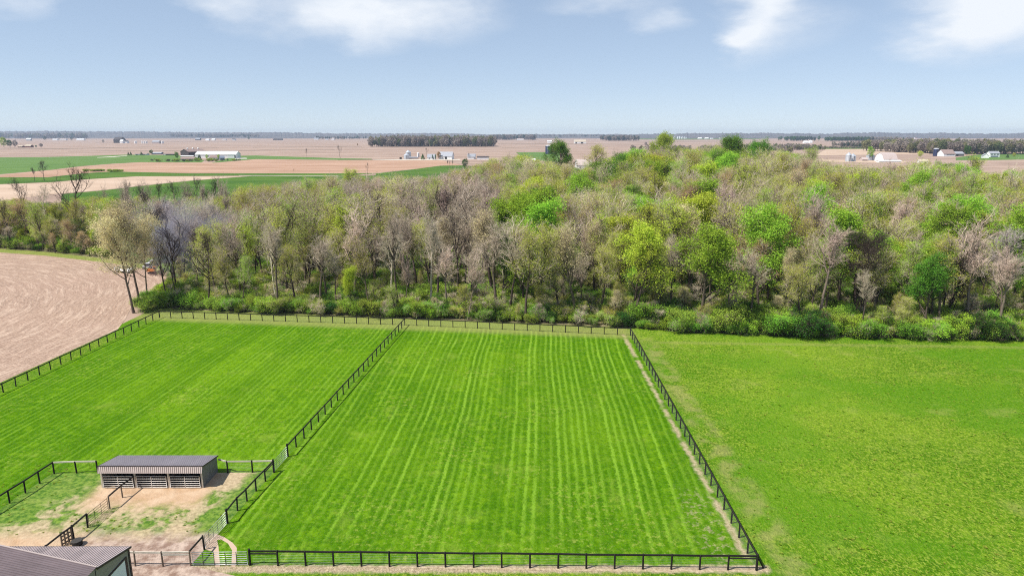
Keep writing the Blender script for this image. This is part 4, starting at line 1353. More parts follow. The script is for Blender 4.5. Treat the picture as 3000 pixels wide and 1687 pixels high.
def scatter(name, label, rows, cat=None):
    """rows: (prototype key, bark, leaf, X, Y, Z, height, wide, rz). One object of kind stuff that carries instanced copies."""
    kinds = sorted({r[:3] for r in rows})
    coll = bpy.data.collections.new(name + '_kinds')
    for i, (k, b, l) in enumerate(kinds):
        sub = bpy.data.collections.new(f'{name}_{i:03d}')
        coll.children.link(sub)
        tr_, cr_, H = PROTO[k]
        a, c = bpy.data.objects.new(f'{name}_trunk_{i:03d}', tr_), bpy.data.objects.new(f'{name}_crown_{i:03d}', cr_)
        sub.objects.link(a)
        sub.objects.link(c)
        dress(a, c, b, l)
    idx = {k: i for i, k in enumerate(kinds)}
    me = bpy.data.meshes.new(name)
    me.from_pydata([(r[3], r[4], r[5]) for r in rows], [], [])
    at_i = me.attributes.new('pick', 'INT', 'POINT')
    at_i.data.foreach_set('value', [idx[r[:3]] for r in rows])
    at_r = me.attributes.new('turn', 'FLOAT_VECTOR', 'POINT')
    at_r.data.foreach_set('vector', [v for r in rows for v in (trd.gauss(0, .04), trd.gauss(0, .04), r[8])])
    at_s = me.attributes.new('size', 'FLOAT_VECTOR', 'POINT')
    at_s.data.foreach_set('vector', [v for r in rows for v in ((r[6] / PROTO[r[0]][2]) * r[7], (r[6] / PROTO[r[0]][2]) * r[7], r[6] / PROTO[r[0]][2])])
    o = link(name, me)
    ng = bpy.data.node_groups.new(name, 'GeometryNodeTree')
    ng.interface.new_socket('Geometry', in_out='INPUT', socket_type='NodeSocketGeometry')
    ng.interface.new_socket('Geometry', in_out='OUTPUT', socket_type='NodeSocketGeometry')
    N = ng.nodes
    gi, go = N.new('NodeGroupInput'), N.new('NodeGroupOutput')
    iop = N.new('GeometryNodeInstanceOnPoints')
    ci = N.new('GeometryNodeCollectionInfo')
    ci.inputs['Collection'].default_value = coll
    ci.inputs['Separate Children'].default_value = True
    ci.inputs['Reset Children'].default_value = True

    def named(nm_, ty):
        q = N.new('GeometryNodeInputNamedAttribute')
        q.data_type = ty
        q.inputs['Name'].default_value = nm_
        return next(s_ for s_ in q.outputs if s_.enabled)
    L_ = ng.links.new
    L_(gi.outputs[0], iop.inputs['Points'])
    L_(ci.outputs[0], iop.inputs['Instance'])
    iop.inputs['Pick Instance'].default_value = True
    L_(named('pick', 'INT'), iop.inputs['Instance Index'])
    L_(named('turn', 'FLOAT_VECTOR'), iop.inputs['Rotation'])
    L_(named('size', 'FLOAT_VECTOR'), iop.inputs['Scale'])
    L_(iop.outputs[0], go.inputs[0])
    md_ = o.modifiers.new('scatter', 'NODES')
    md_.node_group = ng
    return tag(o, label, None, None, 'stuff')


rows = []
for (lk, X, Y, h, wd, pr_, lab) in mass:
    ps, bk, lf_, words, nm = LOOK[lk]
    rows.append((pr_ or trd.choice(ps), bk, lf_, X, Y, 0.0, h, wd, trd.uniform(0, 6.28)))
scatter('woodland', 'mixed spring woodland filling the ground between the paddocks and the far fields', rows)

# undergrowth on the wood floor
rows = []
for _ in range(5200):
    Y = trd.uniform(112, 330) if trd.random() < .75 else trd.uniform(112, 170)
    px = trd.uniform(-60, 3060)
    X = XatY(px, Y)
    if inside((X, Y), WOOD) and (X + 95) ** 2 + (Y - 184) ** 2 > 144:
        k = trd.random()
        rows.append((('brush0', 'greybrown', 'olive') if k < .30 else ('brush0', 'greybrown', 'moss') if k < .5 else ('shrub2', 'mid', 'moss') if k < .78 else ('shrub2', 'mid', 'green') if k < .9 else ('shrub2', 'mid', 'lime')) + (X, Y, 0.0, trd.uniform(1.4, 4.2), trd.uniform(.9, 1.5), trd.uniform(0, 6.28)))
for _ in range(520):
    Y = trd.uniform(112, 190)
    px = trd.uniform(380, 3040)
    X = XatY(px, Y)
    if inside((X, Y), WOOD) and (X + 95) ** 2 + (Y - 184) ** 2 > 144 and (inside((X, Y - 30), WOOD) is False or trd.random() < .35):
        rows.append((trd.choice(('bud0', 'bud1', 'bud2', 'bare2')), 'greybrown', trd.choice(('olive', 'moss', 'sand', 'olive', 'yellow')), X, Y, 0.0, trd.uniform(3.0, 7.5), trd.uniform(1.0, 1.6), trd.uniform(0, 6.28)))
for _ in range(420):
    Y = trd.uniform(200, 300)
    X = XatY(trd.uniform(-60, 520), Y)
    if inside((X, Y), WOOD) and (X + 95) ** 2 + (Y - 184) ** 2 > 196:
        rows.append((trd.choice(('bud0', 'bud2', 'bud3', 'bare2', 'full1')), 'greybrown', trd.choice(('olive', 'moss', 'olive', 'green', 'yellow', 'tan')), X, Y, 0.0, trd.uniform(4, 11), trd.uniform(1.0, 1.6), trd.uniform(0, 6.28)))
for _ in range(1100):
    px = trd.uniform(440, 3040)
    Y0 = 141 - 0.0157 * (px - 470) if px < 1900 else 119.5
    Y = Y0 + trd.random() ** 1.2 * 30
    X = XatY(px, Y)
    if inside((X, Y), WOOD):
        rows.append((trd.choice(('shrub2', 'shrub1', 'shrub2', 'brush0')), 'greybrown', trd.choice(('moss', 'hedgeg', 'hedgel', 'olive', 'moss', 'hedgeg')), X, Y, 0.0, trd.uniform(1.1, 3.3), trd.uniform(1.0, 1.5), trd.uniform(0, 6.28)))
scatter('undergrowth', 'low brush and saplings on the wood floor', rows)


# tufts of longer grass
def tuft_proto(key, seed):
    rg_ = np.random.default_rng(seed)
    n_ = 26
    an, ra = rg_.uniform(0, 6.283, n_), rg_.uniform(0, .16, n_)
    c = np.stack([np.cos(an) * ra, np.sin(an) * ra, np.zeros(n_)], 1)
    d = np.stack([np.cos(an) * rg_.uniform(.05, .28, n_), np.sin(an) * rg_.uniform(.05, .28, n_), rg_.uniform(.10, .26, n_)], 1)
    s_ = np.stack([-np.sin(an), np.cos(an), np.zeros(n_)], 1) * .028
    V = np.stack([c - s_, c + s_, c + d * .6 + s_, c + d * .6 - s_ + d * .4], 1).reshape(-1, 3)
    tv = tubes([(0, 0, -.02, 0, 0, .02, .01, .01)], 3)
    PROTO[key] = (np_mesh('trunk', *tv, [BARK['mid']]), np_mesh('crown', V, np.arange(4 * n_).reshape(-1, 4), [BARK['mid'], LEAF['olive']], np.ones(n_, int)), 1.0)


tuft_proto('tuft0', 81)
tuft_proto('tuft1', 82)
LEAF['turf'] = leaf_mat('leaf_turf', (0.150, 0.280, 0.014), .03)
LEAF['turfy'] = leaf_mat('leaf_turf_yellow', (0.300, 0.370, 0.055), .03)
LEAF['turfd'] = leaf_mat('leaf_turf_dark', (0.085, 0.185, 0.008), .03)
rows = []
for _ in range(60000):
    Y = 48 + 75 * trd.random() ** 1.25
    X = XatY(trd.uniform(-40, 3040), Y)
    if X > 22.3:
        if Y > 117 or trd.random() < .93:
            continue
        z_, sc = .02, trd.uniform(.25, .60)
        lf_ = trd.choice(('turf', 'turfy', 'turf', 'turfy'))
    elif X > 20.3 or Y < 54.2 or X < -73:
        continue
    elif X < -27 and Y < 72:
        if trd.random() < .93 or (Y > 62 and X > -46) or Y < 58:
            continue
        z_, sc = .038, trd.uniform(.25, .55)
        lf_ = trd.choice(('turf', 'turfy', 'turfy'))
    else:
        continue
        z_, sc = .034, trd.uniform(.2, .45)
        lf_ = trd.choice(('turf', 'turf', 'turfy', 'turfd'))
    rows.append((trd.choice(('tuft0', 'tuft1')), 'mid', lf_, X, Y, z_, sc, trd.uniform(.9, 1.5), trd.uniform(0, 6.28)))
scatter('grass', 'tufts of longer grass in the paddocks and the open pasture', rows)

# bushes along the wood edge, each a thing
bushes = []
edge_pts = []


def edge_line(a, b, step, off, jit):
    L = math.dist(a, b)
    n = max(1, int(L / step))
    for i in range(n):
        t = (i + trd.uniform(.1, .9)) / n
        edge_pts.append((a[0] + (b[0] - a[0]) * t + trd.uniform(-jit, jit), a[1] + (b[1] - a[1]) * t + off + trd.uniform(-jit, jit)))


for a, b in zip(WOOD_FRONT[5:10], WOOD_FRONT[6:11]):
    edge_line(a, b, 1.25, 0.6, 1.2)
    edge_line(a, b, 2.6, 2.8, 1.2)
n_hedge = len(edge_pts)
for a, b in zip(WOOD_FRONT[:5], WOOD_FRONT[1:6]):
    edge_line(a, b, 3.2, 0.8, 1.2)
for a, b in zip(WOOD_LEFT[:-1], WOOD_LEFT[1:]):
    edge_line(a, b, 4.2, 1.0, 1.2)
edge_line(G(405, 912), G(490, 903), 1.1, 1.5, 1.2)
edge_line(G(430, 890), G(500, 850), 1.8, 1.0, 1.2)
brows = {}
for i, (X, Y) in enumerate(edge_pts):
    px = PX(X, Y)[0]
    if not -30 < px < 3040:
        continue
    k = trd.random()
    if i < n_hedge:
        lf_, bk, pr_ = ('hedgeg', 'mid', 'shrub2') if k < .30 else ('hedgel', 'mid', 'shrub1') if k < .56 else ('hedgel', 'mid', 'shrub2') if k < .74 else ('deep', 'mid', 'shrub1') if k < .80 else ('moss', 'mid', 'shrub2') if k < .95 else ('olive', 'greybrown', 'brush0')
        h = trd.choice((1.5, 2.0, 2.4, 2.8, 3.2, 3.6, 4.2)) * trd.uniform(.85, 1.15)
    else:
        lf_, bk, pr_ = ('hedgeg', 'mid', 'shrub2') if k < .28 else ('moss', 'mid', 'shrub1') if k < .56 else ('deep', 'mid', 'shrub0') if k < .70 else ('olive', 'greybrown', 'brush0') if k < .84 else ('hedgel', 'mid', 'shrub2')
        h = trd.uniform(1.3, 3.0)
    word = {'hedgeg': 'green', 'hedgel': 'lime-green', 'deep': 'dark green', 'moss': 'mossy green', 'olive': 'twiggy brown'}[lf_]
    o = tree('bush', pr_, X, Y, h, bk, lf_, trd.uniform(0, 6.28), trd.uniform(1.0, 1.45))
    brows.setdefault((word, section(px)), []).append((px, o))
for (word, sec), v in brows.items():
    v.sort(key=lambda q: q[0])
    for k, (px, o) in enumerate(v):
        tag(o, f'{word} bush along the wood edge {sec}, {ordinal(k + 1)} from left', 'bush', 'bushes along the wood edge')


# ------------------------------------------------------------------ far farms
def shell(mb, pr, x0, x1):
    """closed prism: profile in y,z swept along x"""
    k = len(pr)
    b = len(mb.v)
    mb.v += [(x0, y, z) for y, z in pr] + [(x1, y, z) for y, z in pr]
    mb.f += [tuple(b + i for i in range(k)), tuple(b + i for i in reversed(range(k, 2 * k)))]
    mb.f += [(b + i, b + i + k, b + (i + 1) % k + k, b + (i + 1) % k) for i in range(k)]
    return mb


def barn(name, label, px, py, wpx, hpx, depth, wall, roof, eave=0.55, rz=0.0, doors=(), windows=(), cat='barn', cupolas=0, gambrel=False, chimney=False, group=None, over=0.5):
    """a gabled building, ridge along its own x; px,py = image foot of its near wall's middle, wpx wide, hpx high (to the ridge)"""
    X, Y = G(px, py)
    s = mpp(Y)
    L, H = wpx * s, hpx * s
    he = H * eave
    o = empty(name, (X, Y, 0), rz)
    D = depth
    if gambrel:
        pr_ = [(0, he), (D * .2, he + (H - he) * .72), (D * .5, H), (D * .8, he + (H - he) * .72), (D, he)]
    else:
        pr_ = [(0, he), (D * .5, H), (D, he)]
    shell(MB(), [(0, 0)] + [(y, z - 0.05) for y, z in pr_] + [(D, 0)], -L / 2, L / 2).build('wall', wall, o)
    for (y0, z0), (y1, z1) in zip(pr_, pr_[1:]):
        if (y0, z0) == pr_[0]:
            d_ = (z1 - z0) / (y1 - y0) * over
            y0, z0 = y0 - over, z0 - d_
        if (y1, z1) == pr_[-1]:
            d_ = (z1 - z0) / (y1 - y0) * over
            y1, z1 = y1 + over, z1 + d_
        shell(MB(), [(y0, z0 + .02), (y1, z1 + .02), (y1, z1 + .2), (y0, z0 + .2)], -L / 2 - over, L / 2 + over).build('roof', roof, o)
    for (a, b, hh, m_) in doors:              # along the near wall, fractions of its length; hh in fractions of the eave
        MB().box(-L / 2 + a * L, -L / 2 + b * L, -0.12, -0.02, 0, he * hh).build('door', m_, o)
    for (a, b, c, d2) in windows:
        w_ = MB().box(-L / 2 + a * L, -L / 2 + b * L, -0.10, -0.02, he * c, he * d2).build('window', M_GLASS, o)
    for k in range(cupolas):
        x = -L / 2 + L * (k + .6) / (cupolas + .3)
        MB().lathe([(1.2, H), (1.2, H + 1.3), (1.5, H + 1.4), (0.1, H + 2.4)], 8).build('cupola', M_WHITE, o, (x, D * .5, 0))
    if chimney:
        MB().box(L * .2, L * .2 + .9, D * .5 - .4, D * .5 + .4, H - .5, H + 1.0).build('chimney', M_REDB, o)
    return tag(o, label, cat, group)


def bin_(name, label, px, py, dpx, hpx, wall, roof, dome=False, cat='grain bin', group=None, bands=4):
    X, Y = G(px, py)
    s = mpp(Y)
    r, H = dpx * s / 2, hpx * s
    he = H * (.93 if dome else .72)
    o = empty(name, (X, Y + r, 0))
    prof = [(r, 0)]
    for k in range(bands):
        z = he * (k + 1) / bands
        prof += [(r, z - .25), (r * 1.012, z - .18), (r, z - .05)]
    MB().lathe(prof, 20).build('wall', wall, o, smooth=False)
    if dome:
        MB().lathe([(r * 1.02, he), (r * .8, he + (H - he) * .6), (r * .4, he + (H - he) * .92), (.1, H)], 20).build('roof', roof, o, smooth=True)
    else:
        MB().lathe([(r * 1.05, he - .1), (r * .12, H), (r * .12, H + .5), (.05, H + .5)], 20).build('roof', roof, o)
    MB().box(-.25, .25, -r - .35, -r - .02, 0, he).build('ladder', M_BRACE, o)
    return tag(o, label, cat, group)


FG = 'buildings of the far farms'
# farm beyond the wheat field
barn('barn', 'very long white barn with bright white roof and dark end door', 632, 464, 116, 19.5, 24, M_WHITE, M_WHITE, eave=.56, rz=0.06, doors=((.965, .995, .75, M_BLACK),), windows=((.10, .13, .4, .7), (.30, .33, .4, .7)))
barn('barn', 'dark brown barn with three white roof cupolas behind the long white barn', 579, 456.5, 56, 19, 24, M_DARKB, M_BROWNR, eave=.62, rz=1.0, doors=(), cupolas=3)
barn('farmhouse', 'low tan farmhouse with brown roof beside a round green tree', 548, 471, 40, 10, 12, M_TAN, M_BROWNR, eave=.55, windows=((.2, .3, .35, .75), (.55, .62, .35, .75)), doors=((.75, .8, .8, M_BLACK),), cat='house')
barn('machine_shed', 'long low white-roofed shed in front of the dark brown barn', 547, 461.5, 36, 5, 9, M_TAN, M_WHITE, eave=.7, cat='shed')
barn('farmhouse', 'white house with brown roof in front of the long white barn', 625, 468.5, 22, 13, 11, M_WHITE, M_BROWNR, eave=.5, windows=((.15, .3, .35, .7), (.55, .7, .35, .7)), chimney=True, cat='house')
barn('garden_shed', 'small blue-grey shed by the long white barn', 652, 470, 12, 12, 9, M_BLUEG, M_BLUEG, eave=.6, rz=.5, cat='shed')
barn('hay_barn', 'open dark-fronted low barn behind the wheat field', 495, 455, 34, 5.5, 12, M_DARKB, M_BROWNR, eave=.6, doors=((.03, .22, .9, M_WHITE),))
barn('farmhouse', 'white-fronted bungalow among dark conifers behind the wheat field', 412, 455, 34, 5.5, 11, M_WHITE, M_BROWNR, eave=.55, windows=((.1, .3, .3, .8), (.7, .9, .3, .8)), cat='house')
barn('machine_shed', 'grey-roofed shed among the trees behind the wheat field', 458, 452.5, 26, 6, 12, M_BLUEG, M_GREYR, eave=.5, cat='shed')
# farm at the middle, with the grain bins
bin_('grain_bin', 'tall galvanised grain bin beside the white farm', 1195.5, 461.5, 16, 20.5, M_BIN, M_BIN, bands=6)
bin_('grain_bin', 'short galvanised grain bin in front of the tall one', 1190, 466.5, 16, 16, M_BIN, M_BIN)
bin_('silo', 'slim white silo of the white farm', 1225, 461, 7.5, 13.5, M_WHITE, M_WHITE, True, cat='silo')
barn('machine_shed', 'low grey shed between the bins and the white silo', 1211, 465.5, 24, 5, 9, M_SIDE, M_GREYR, eave=.6, cat='shed')
barn('fuel_shed', 'small black shed beside the short grain bin', 1173.5, 466.5, 6, 4.5, 3, M_BLACK, M_BLACK, eave=.85, cat='shed', over=.1)
barn('farmhouse', 'small white house with grey roof beside the white barn', 1263, 468, 22, 15.5, 13, M_WHITE, M_GREYR, eave=.42, windows=((.2, .35, .35, .75),), doors=((.75, .84, .8, M_BLACK),), cat='house')
barn('barn', 'white barn with steep grey roof and black door', 1305, 467, 38, 21, 17, M_WHITE, M_GREYR, eave=.40, rz=-.12, doors=((.45, .62, .95, M_BLACK),), windows=((.08, .12, .45, .65), (.25, .29, .45, .65)))
barn('machine_shed', 'white shed with grey roof beyond the white barn', 1381, 467, 22, 15, 16, M_WHITE, M_GREYR, eave=.48, doors=((.82, .99, .7, M_GREYR),), cat='shed')
barn('machine_shed', 'long white shed with dark flat roof beside the wood', 1415, 468, 34, 9.5, 12, M_WHITE, M_DARKB, eave=.68, cat='shed')
# farm behind the wood
bin_('silo', 'dark navy silo with white dome behind the wood', 1608, 452, 20, 26, M_NAVY, M_WHITE, True, cat='silo', bands=8)
barn('farmhouse', 'white house with white roof hidden among trees, near the willow-like tree', 1555, 484, 26, 18, 14, M_WHITE, M_WHITE, eave=.5, windows=((.1, .2, .4, .7), (.35, .45, .4, .7)), cat='house')
barn('farmhouse', 'white gabled house below the first one among the trees', 1573, 490, 22, 16, 12, M_WHITE, M_GREYR, eave=.5, rz=.6, windows=((.2, .3, .4, .7),), cat='house')
barn('barn', 'white barn glimpsed between bare trunks behind the wood', 1712, 499, 46, 30, 20, M_WHITE, M_FASC, eave=.5, windows=((.2, .26, .4, .6),))
barn('barn', 'square white barn alone in the far field', 1610, 420, 12, 8, 14, M_WHITE, M_WHITE, eave=.7)
barn('barn', 'long white barn with dark doors in the far field', 1700, 421, 34, 11, 25, M_WHITE, M_TAN, eave=.45, doors=((.08, .2, .9, M_BLACK), (.55, .75, .9, M_BLACK)))
barn('barn', 'low pale barn before a far purple wood', 1524, 411, 20, 4.5, 20, M_WHITE, M_FASC, eave=.6)
# right-hand farms
bin_('grain_bin', 'tallest of the galvanised bins beside the big white barn', 2489, 474, 17, 26, M_BIN, M_BIN, bands=7)
bin_('grain_bin', 'galvanised bin standing against the tallest bin', 2501.5, 473.5, 18, 22, M_BIN, M_BIN, bands=6)
bin_('grain_bin', 'squat galvanised bin between the green tree and the big white barn', 2555.5, 470, 24, 17.5, M_BIN, M_BIN)
barn('barn', 'big white gambrel barn behind the wood', 2608, 474, 40, 25, 24, M_WHITE, M_FASC, eave=.32, gambrel=True)
barn('machine_shed', 'low white lean shed along the big gambrel barn', 2608, 477, 64, 7, 8, M_WHITE, M_WHITE, eave=.6, cat='shed')
barn('garden_shed', 'rounded grey hut beside the squat bin', 2534, 472, 16, 10, 9, M_FASC, M_FASC, eave=.5, gambrel=True, cat='shed')
bin_('silo', 'dark navy silo beside the brown-roofed barn', 2745, 458, 14.5, 23, M_NAVY, M_WHITE, True, cat='silo', bands=8)
barn('barn', 'barn with weathered brown roof and white wall near the navy silo', 2781, 459, 33, 19.5, 20, M_WHITE, M_BROWNR, eave=.42, windows=((.25, .95, .45, .62),))
barn('machine_shed', 'grey open shed joined to the brown-roofed barn', 2812, 458, 24, 13, 14, M_SIDE, M_GREYR, eave=.55, doors=((.05, .3, .95, M_BLACK),), cat='shed')
barn('farmhouse', 'small house with tan roof at the wood edge', 2706, 479, 24, 11, 11, M_WHITE, M_TAN, eave=.5, rz=-.3, windows=((.55, .75, .2, .6),), cat='house')
h_ = barn('farmhouse', 'white two-storey house on a green lawn', 2914, 461, 28, 17, 10, M_WHITE, M_GREYR, eave=.66, windows=((.1, .25, .60, .85), (.4, .55, .60, .85), (.72, .87, .60, .85)), doors=((.1, .85, .38, M_BLUEG),), cat='house')
barn('garage', 'white garage wing beside the two-storey house', 2895, 463.5, 15, 13, 9, M_WHITE, M_GREYR, eave=.5, rz=1.2, cat='garage')
# far left and horizon farms
for (nm, lab, px, py, wp, hp, dp, wl, rf, ct) in (
    ('barn', 'red-brown barn with tan roof at the far field edge, larger of two', 81, 432.5, 17, 8, 14, M_REDB, M_TAN, 'barn'),
    ('barn', 'red-brown barn with tan roof at the far field edge, smaller of two', 58, 432.5, 12, 5, 12, M_REDB, M_TAN, 'barn'),
    ('barn', 'big dark gabled barn of the distant bin farm', 344, 419.5, 22, 17, 40, M_DARKB, M_DARKB, 'barn'),
    ('barn', 'white barn annex against the distant dark barn', 355, 420, 8, 10, 20, M_WHITE, M_WHITE, 'barn'),
    ('farmhouse', 'white house with dark roof of the distant bin farm', 366, 419.5, 13, 8, 18, M_WHITE, M_DARKB, 'house'),
    ('barn', 'pale grey barn of the distant bin farm', 455, 421, 20, 9, 25, M_FASC, M_GREYR, 'barn'),
    ('barn', 'white barn row on the far left, first of three', 160, 411.5, 14, 4, 20, M_WHITE, M_WHITE, 'barn'),
    ('barn', 'white barn row on the far left, middle of three', 184, 411.5, 18, 4.5, 20, M_WHITE, M_FASC, 'barn'),
    ('barn', 'long white barn row on the far left, last of three', 234, 412, 22, 5, 20, M_WHITE, M_WHITE, 'barn'),
    ('farmhouse', 'grey house below the far left wood', 83, 412.5, 12, 7, 16, M_GREYR, M_WHITE, 'house'),
    ('barn', 'white shed on the skyline field beyond the bin farm', 486, 400, 7, 4, 25, M_WHITE, M_WHITE, 'barn'),
    ('barn', 'dark grey barn before the far purple woods', 579, 411, 14, 6, 20, M_DARKB, M_GREYR, 'barn'),
    ('barn', 'white barn pair before the far purple woods, first', 607, 412.5, 10, 5, 20, M_WHITE, M_WHITE, 'barn'),
    ('barn', 'white barn pair before the far purple woods, second', 624, 412, 9, 5, 20, M_WHITE, M_WHITE, 'barn'),
    ('farmhouse', 'white farmhouse row in the far field, first', 656, 411.5, 10, 4, 20, M_WHITE, M_FASC, 'house'),
    ('farmhouse', 'white farmhouse row in the far field, second', 684, 412, 9, 5, 20, M_WHITE, M_DARKB, 'house'),
    ('barn', 'long dark low barn in the far field', 813, 411, 26, 4.5, 25, M_DARKB, M_DARKB, 'barn'),
    ('barn', 'white barn with bright roof on the far skyline, first', 811, 400.5, 8, 3, 25, M_WHITE, M_WHITE, 'barn'),
    ('barn', 'white barn with bright roof on the far skyline, second', 834, 402, 11, 5, 25, M_WHITE, M_WHITE, 'barn'),
    ('barn', 'wide cream barn on the far skyline', 858, 404, 14, 5, 25, M_WHITE, M_TAN, 'barn'),
    ('barn', 'small white barn beside the wide cream one', 878, 404.5, 8, 3, 25, M_WHITE, M_WHITE, 'barn'),
    ('barn', 'white house among dark far trees, first', 926, 409.5, 13, 5, 20, M_WHITE, M_GREYR, 'house'),
    ('barn', 'white house among dark far trees, second', 957, 410.5, 8, 3, 20, M_WHITE, M_GREYR, 'house'),
    ('barn', 'white pointed barn among dark far trees', 975, 410.5, 8, 6, 20, M_WHITE, M_FASC, 'barn'),
    ('barn', 'lone white barn before the square wood', 1023, 405.5, 7, 4, 20, M_WHITE, M_WHITE, 'barn'),
    ('barn', 'white elevator shed on the skyline, first of the far sheds', 2051, 407.5, 11, 4, 25, M_WHITE, M_WHITE, 'barn'),
    ('barn', 'white shed on the skyline, second of the far sheds', 2071, 407.5, 10, 4, 25, M_WHITE, M_WHITE, 'barn'),
    ('barn', 'white shed on the skyline, third of the far sheds', 2086, 408, 8, 3, 25, M_WHITE, M_WHITE, 'barn'),
    ('barn', 'long pale shed on the skyline beyond the wood', 2118, 406.5, 20, 3, 25, M_WHITE, M_FASC, 'barn'),
    ('barn', 'bright white barn behind the huge green tree', 2155, 415, 16, 5, 20, M_WHITE, M_WHITE, 'barn'),
    ('farmhouse', 'white farmhouse before far conifers', 2362, 420.5, 12, 7, 16, M_WHITE, M_WHITE, 'house'),
    ('barn', 'white shed before far conifers', 2376, 420.5, 8, 9, 16, M_WHITE, M_WHITE, 'barn'),
    ('barn', 'white barn roof on the hill beyond the orchard', 2732, 403, 9, 4, 25, M_WHITE, M_WHITE, 'barn'),
    ('barn', 'pale house on the hill beyond the orchard', 2758, 405, 8, 4, 25, M_WHITE, M_FASC, 'house'),
    ('barn', 'white house below the far hedges near the wood', 2722, 428, 9, 4.5, 14, M_WHITE, M_WHITE, 'house'),
    ('barn', 'red-roofed shed on the hill beyond the orchard', 2684, 407, 6, 3.5, 20, M_WHITE, M_REDB, 'barn'),
):
    barn(nm, lab, px, py, wp, hp, dp, wl, rf, eave=.55, cat=ct, over=.4, group=FG)
for k, px in enumerate((396, 415.5, 422, 428.5, 475)):
    bin_('grain_bin', f'white bin of the distant farm, {ordinal(k + 1)} in the row of five', px, 421, 7 if k in (0, 4) else 5, 7.5, M_WHITE, M_WHITE, True, group='white bins of the distant farm')
for k, (px, hp) in enumerate(((1970, 7), (1976, 6), (1986, 7), (1992, 8), (1999, 7), (2006, 6), (2011, 5))):
    bin_('grain_bin', f'white skyline elevator bin, {ordinal(k + 1)} of seven in its row', px, 407, 5, hp, M_WHITE, M_BIN, False, group='bins of the skyline elevator')
X, Y = G(1982, 405)
ms = empty('radio_mast', (X, Y, 0))
MB().tube((0, 0, 0), (0, 0, 16 * mpp(Y)), 1.0, .5, 5).build('mast', M_GREYR, ms)
MB().tube((0, 0, 12 * mpp(Y)), (1.5, 0, 12 * mpp(Y)), .8, .8, 5).build('antenna', M_WHITE, ms)
tag(ms, 'thin radio mast above the skyline elevator bins', 'mast')

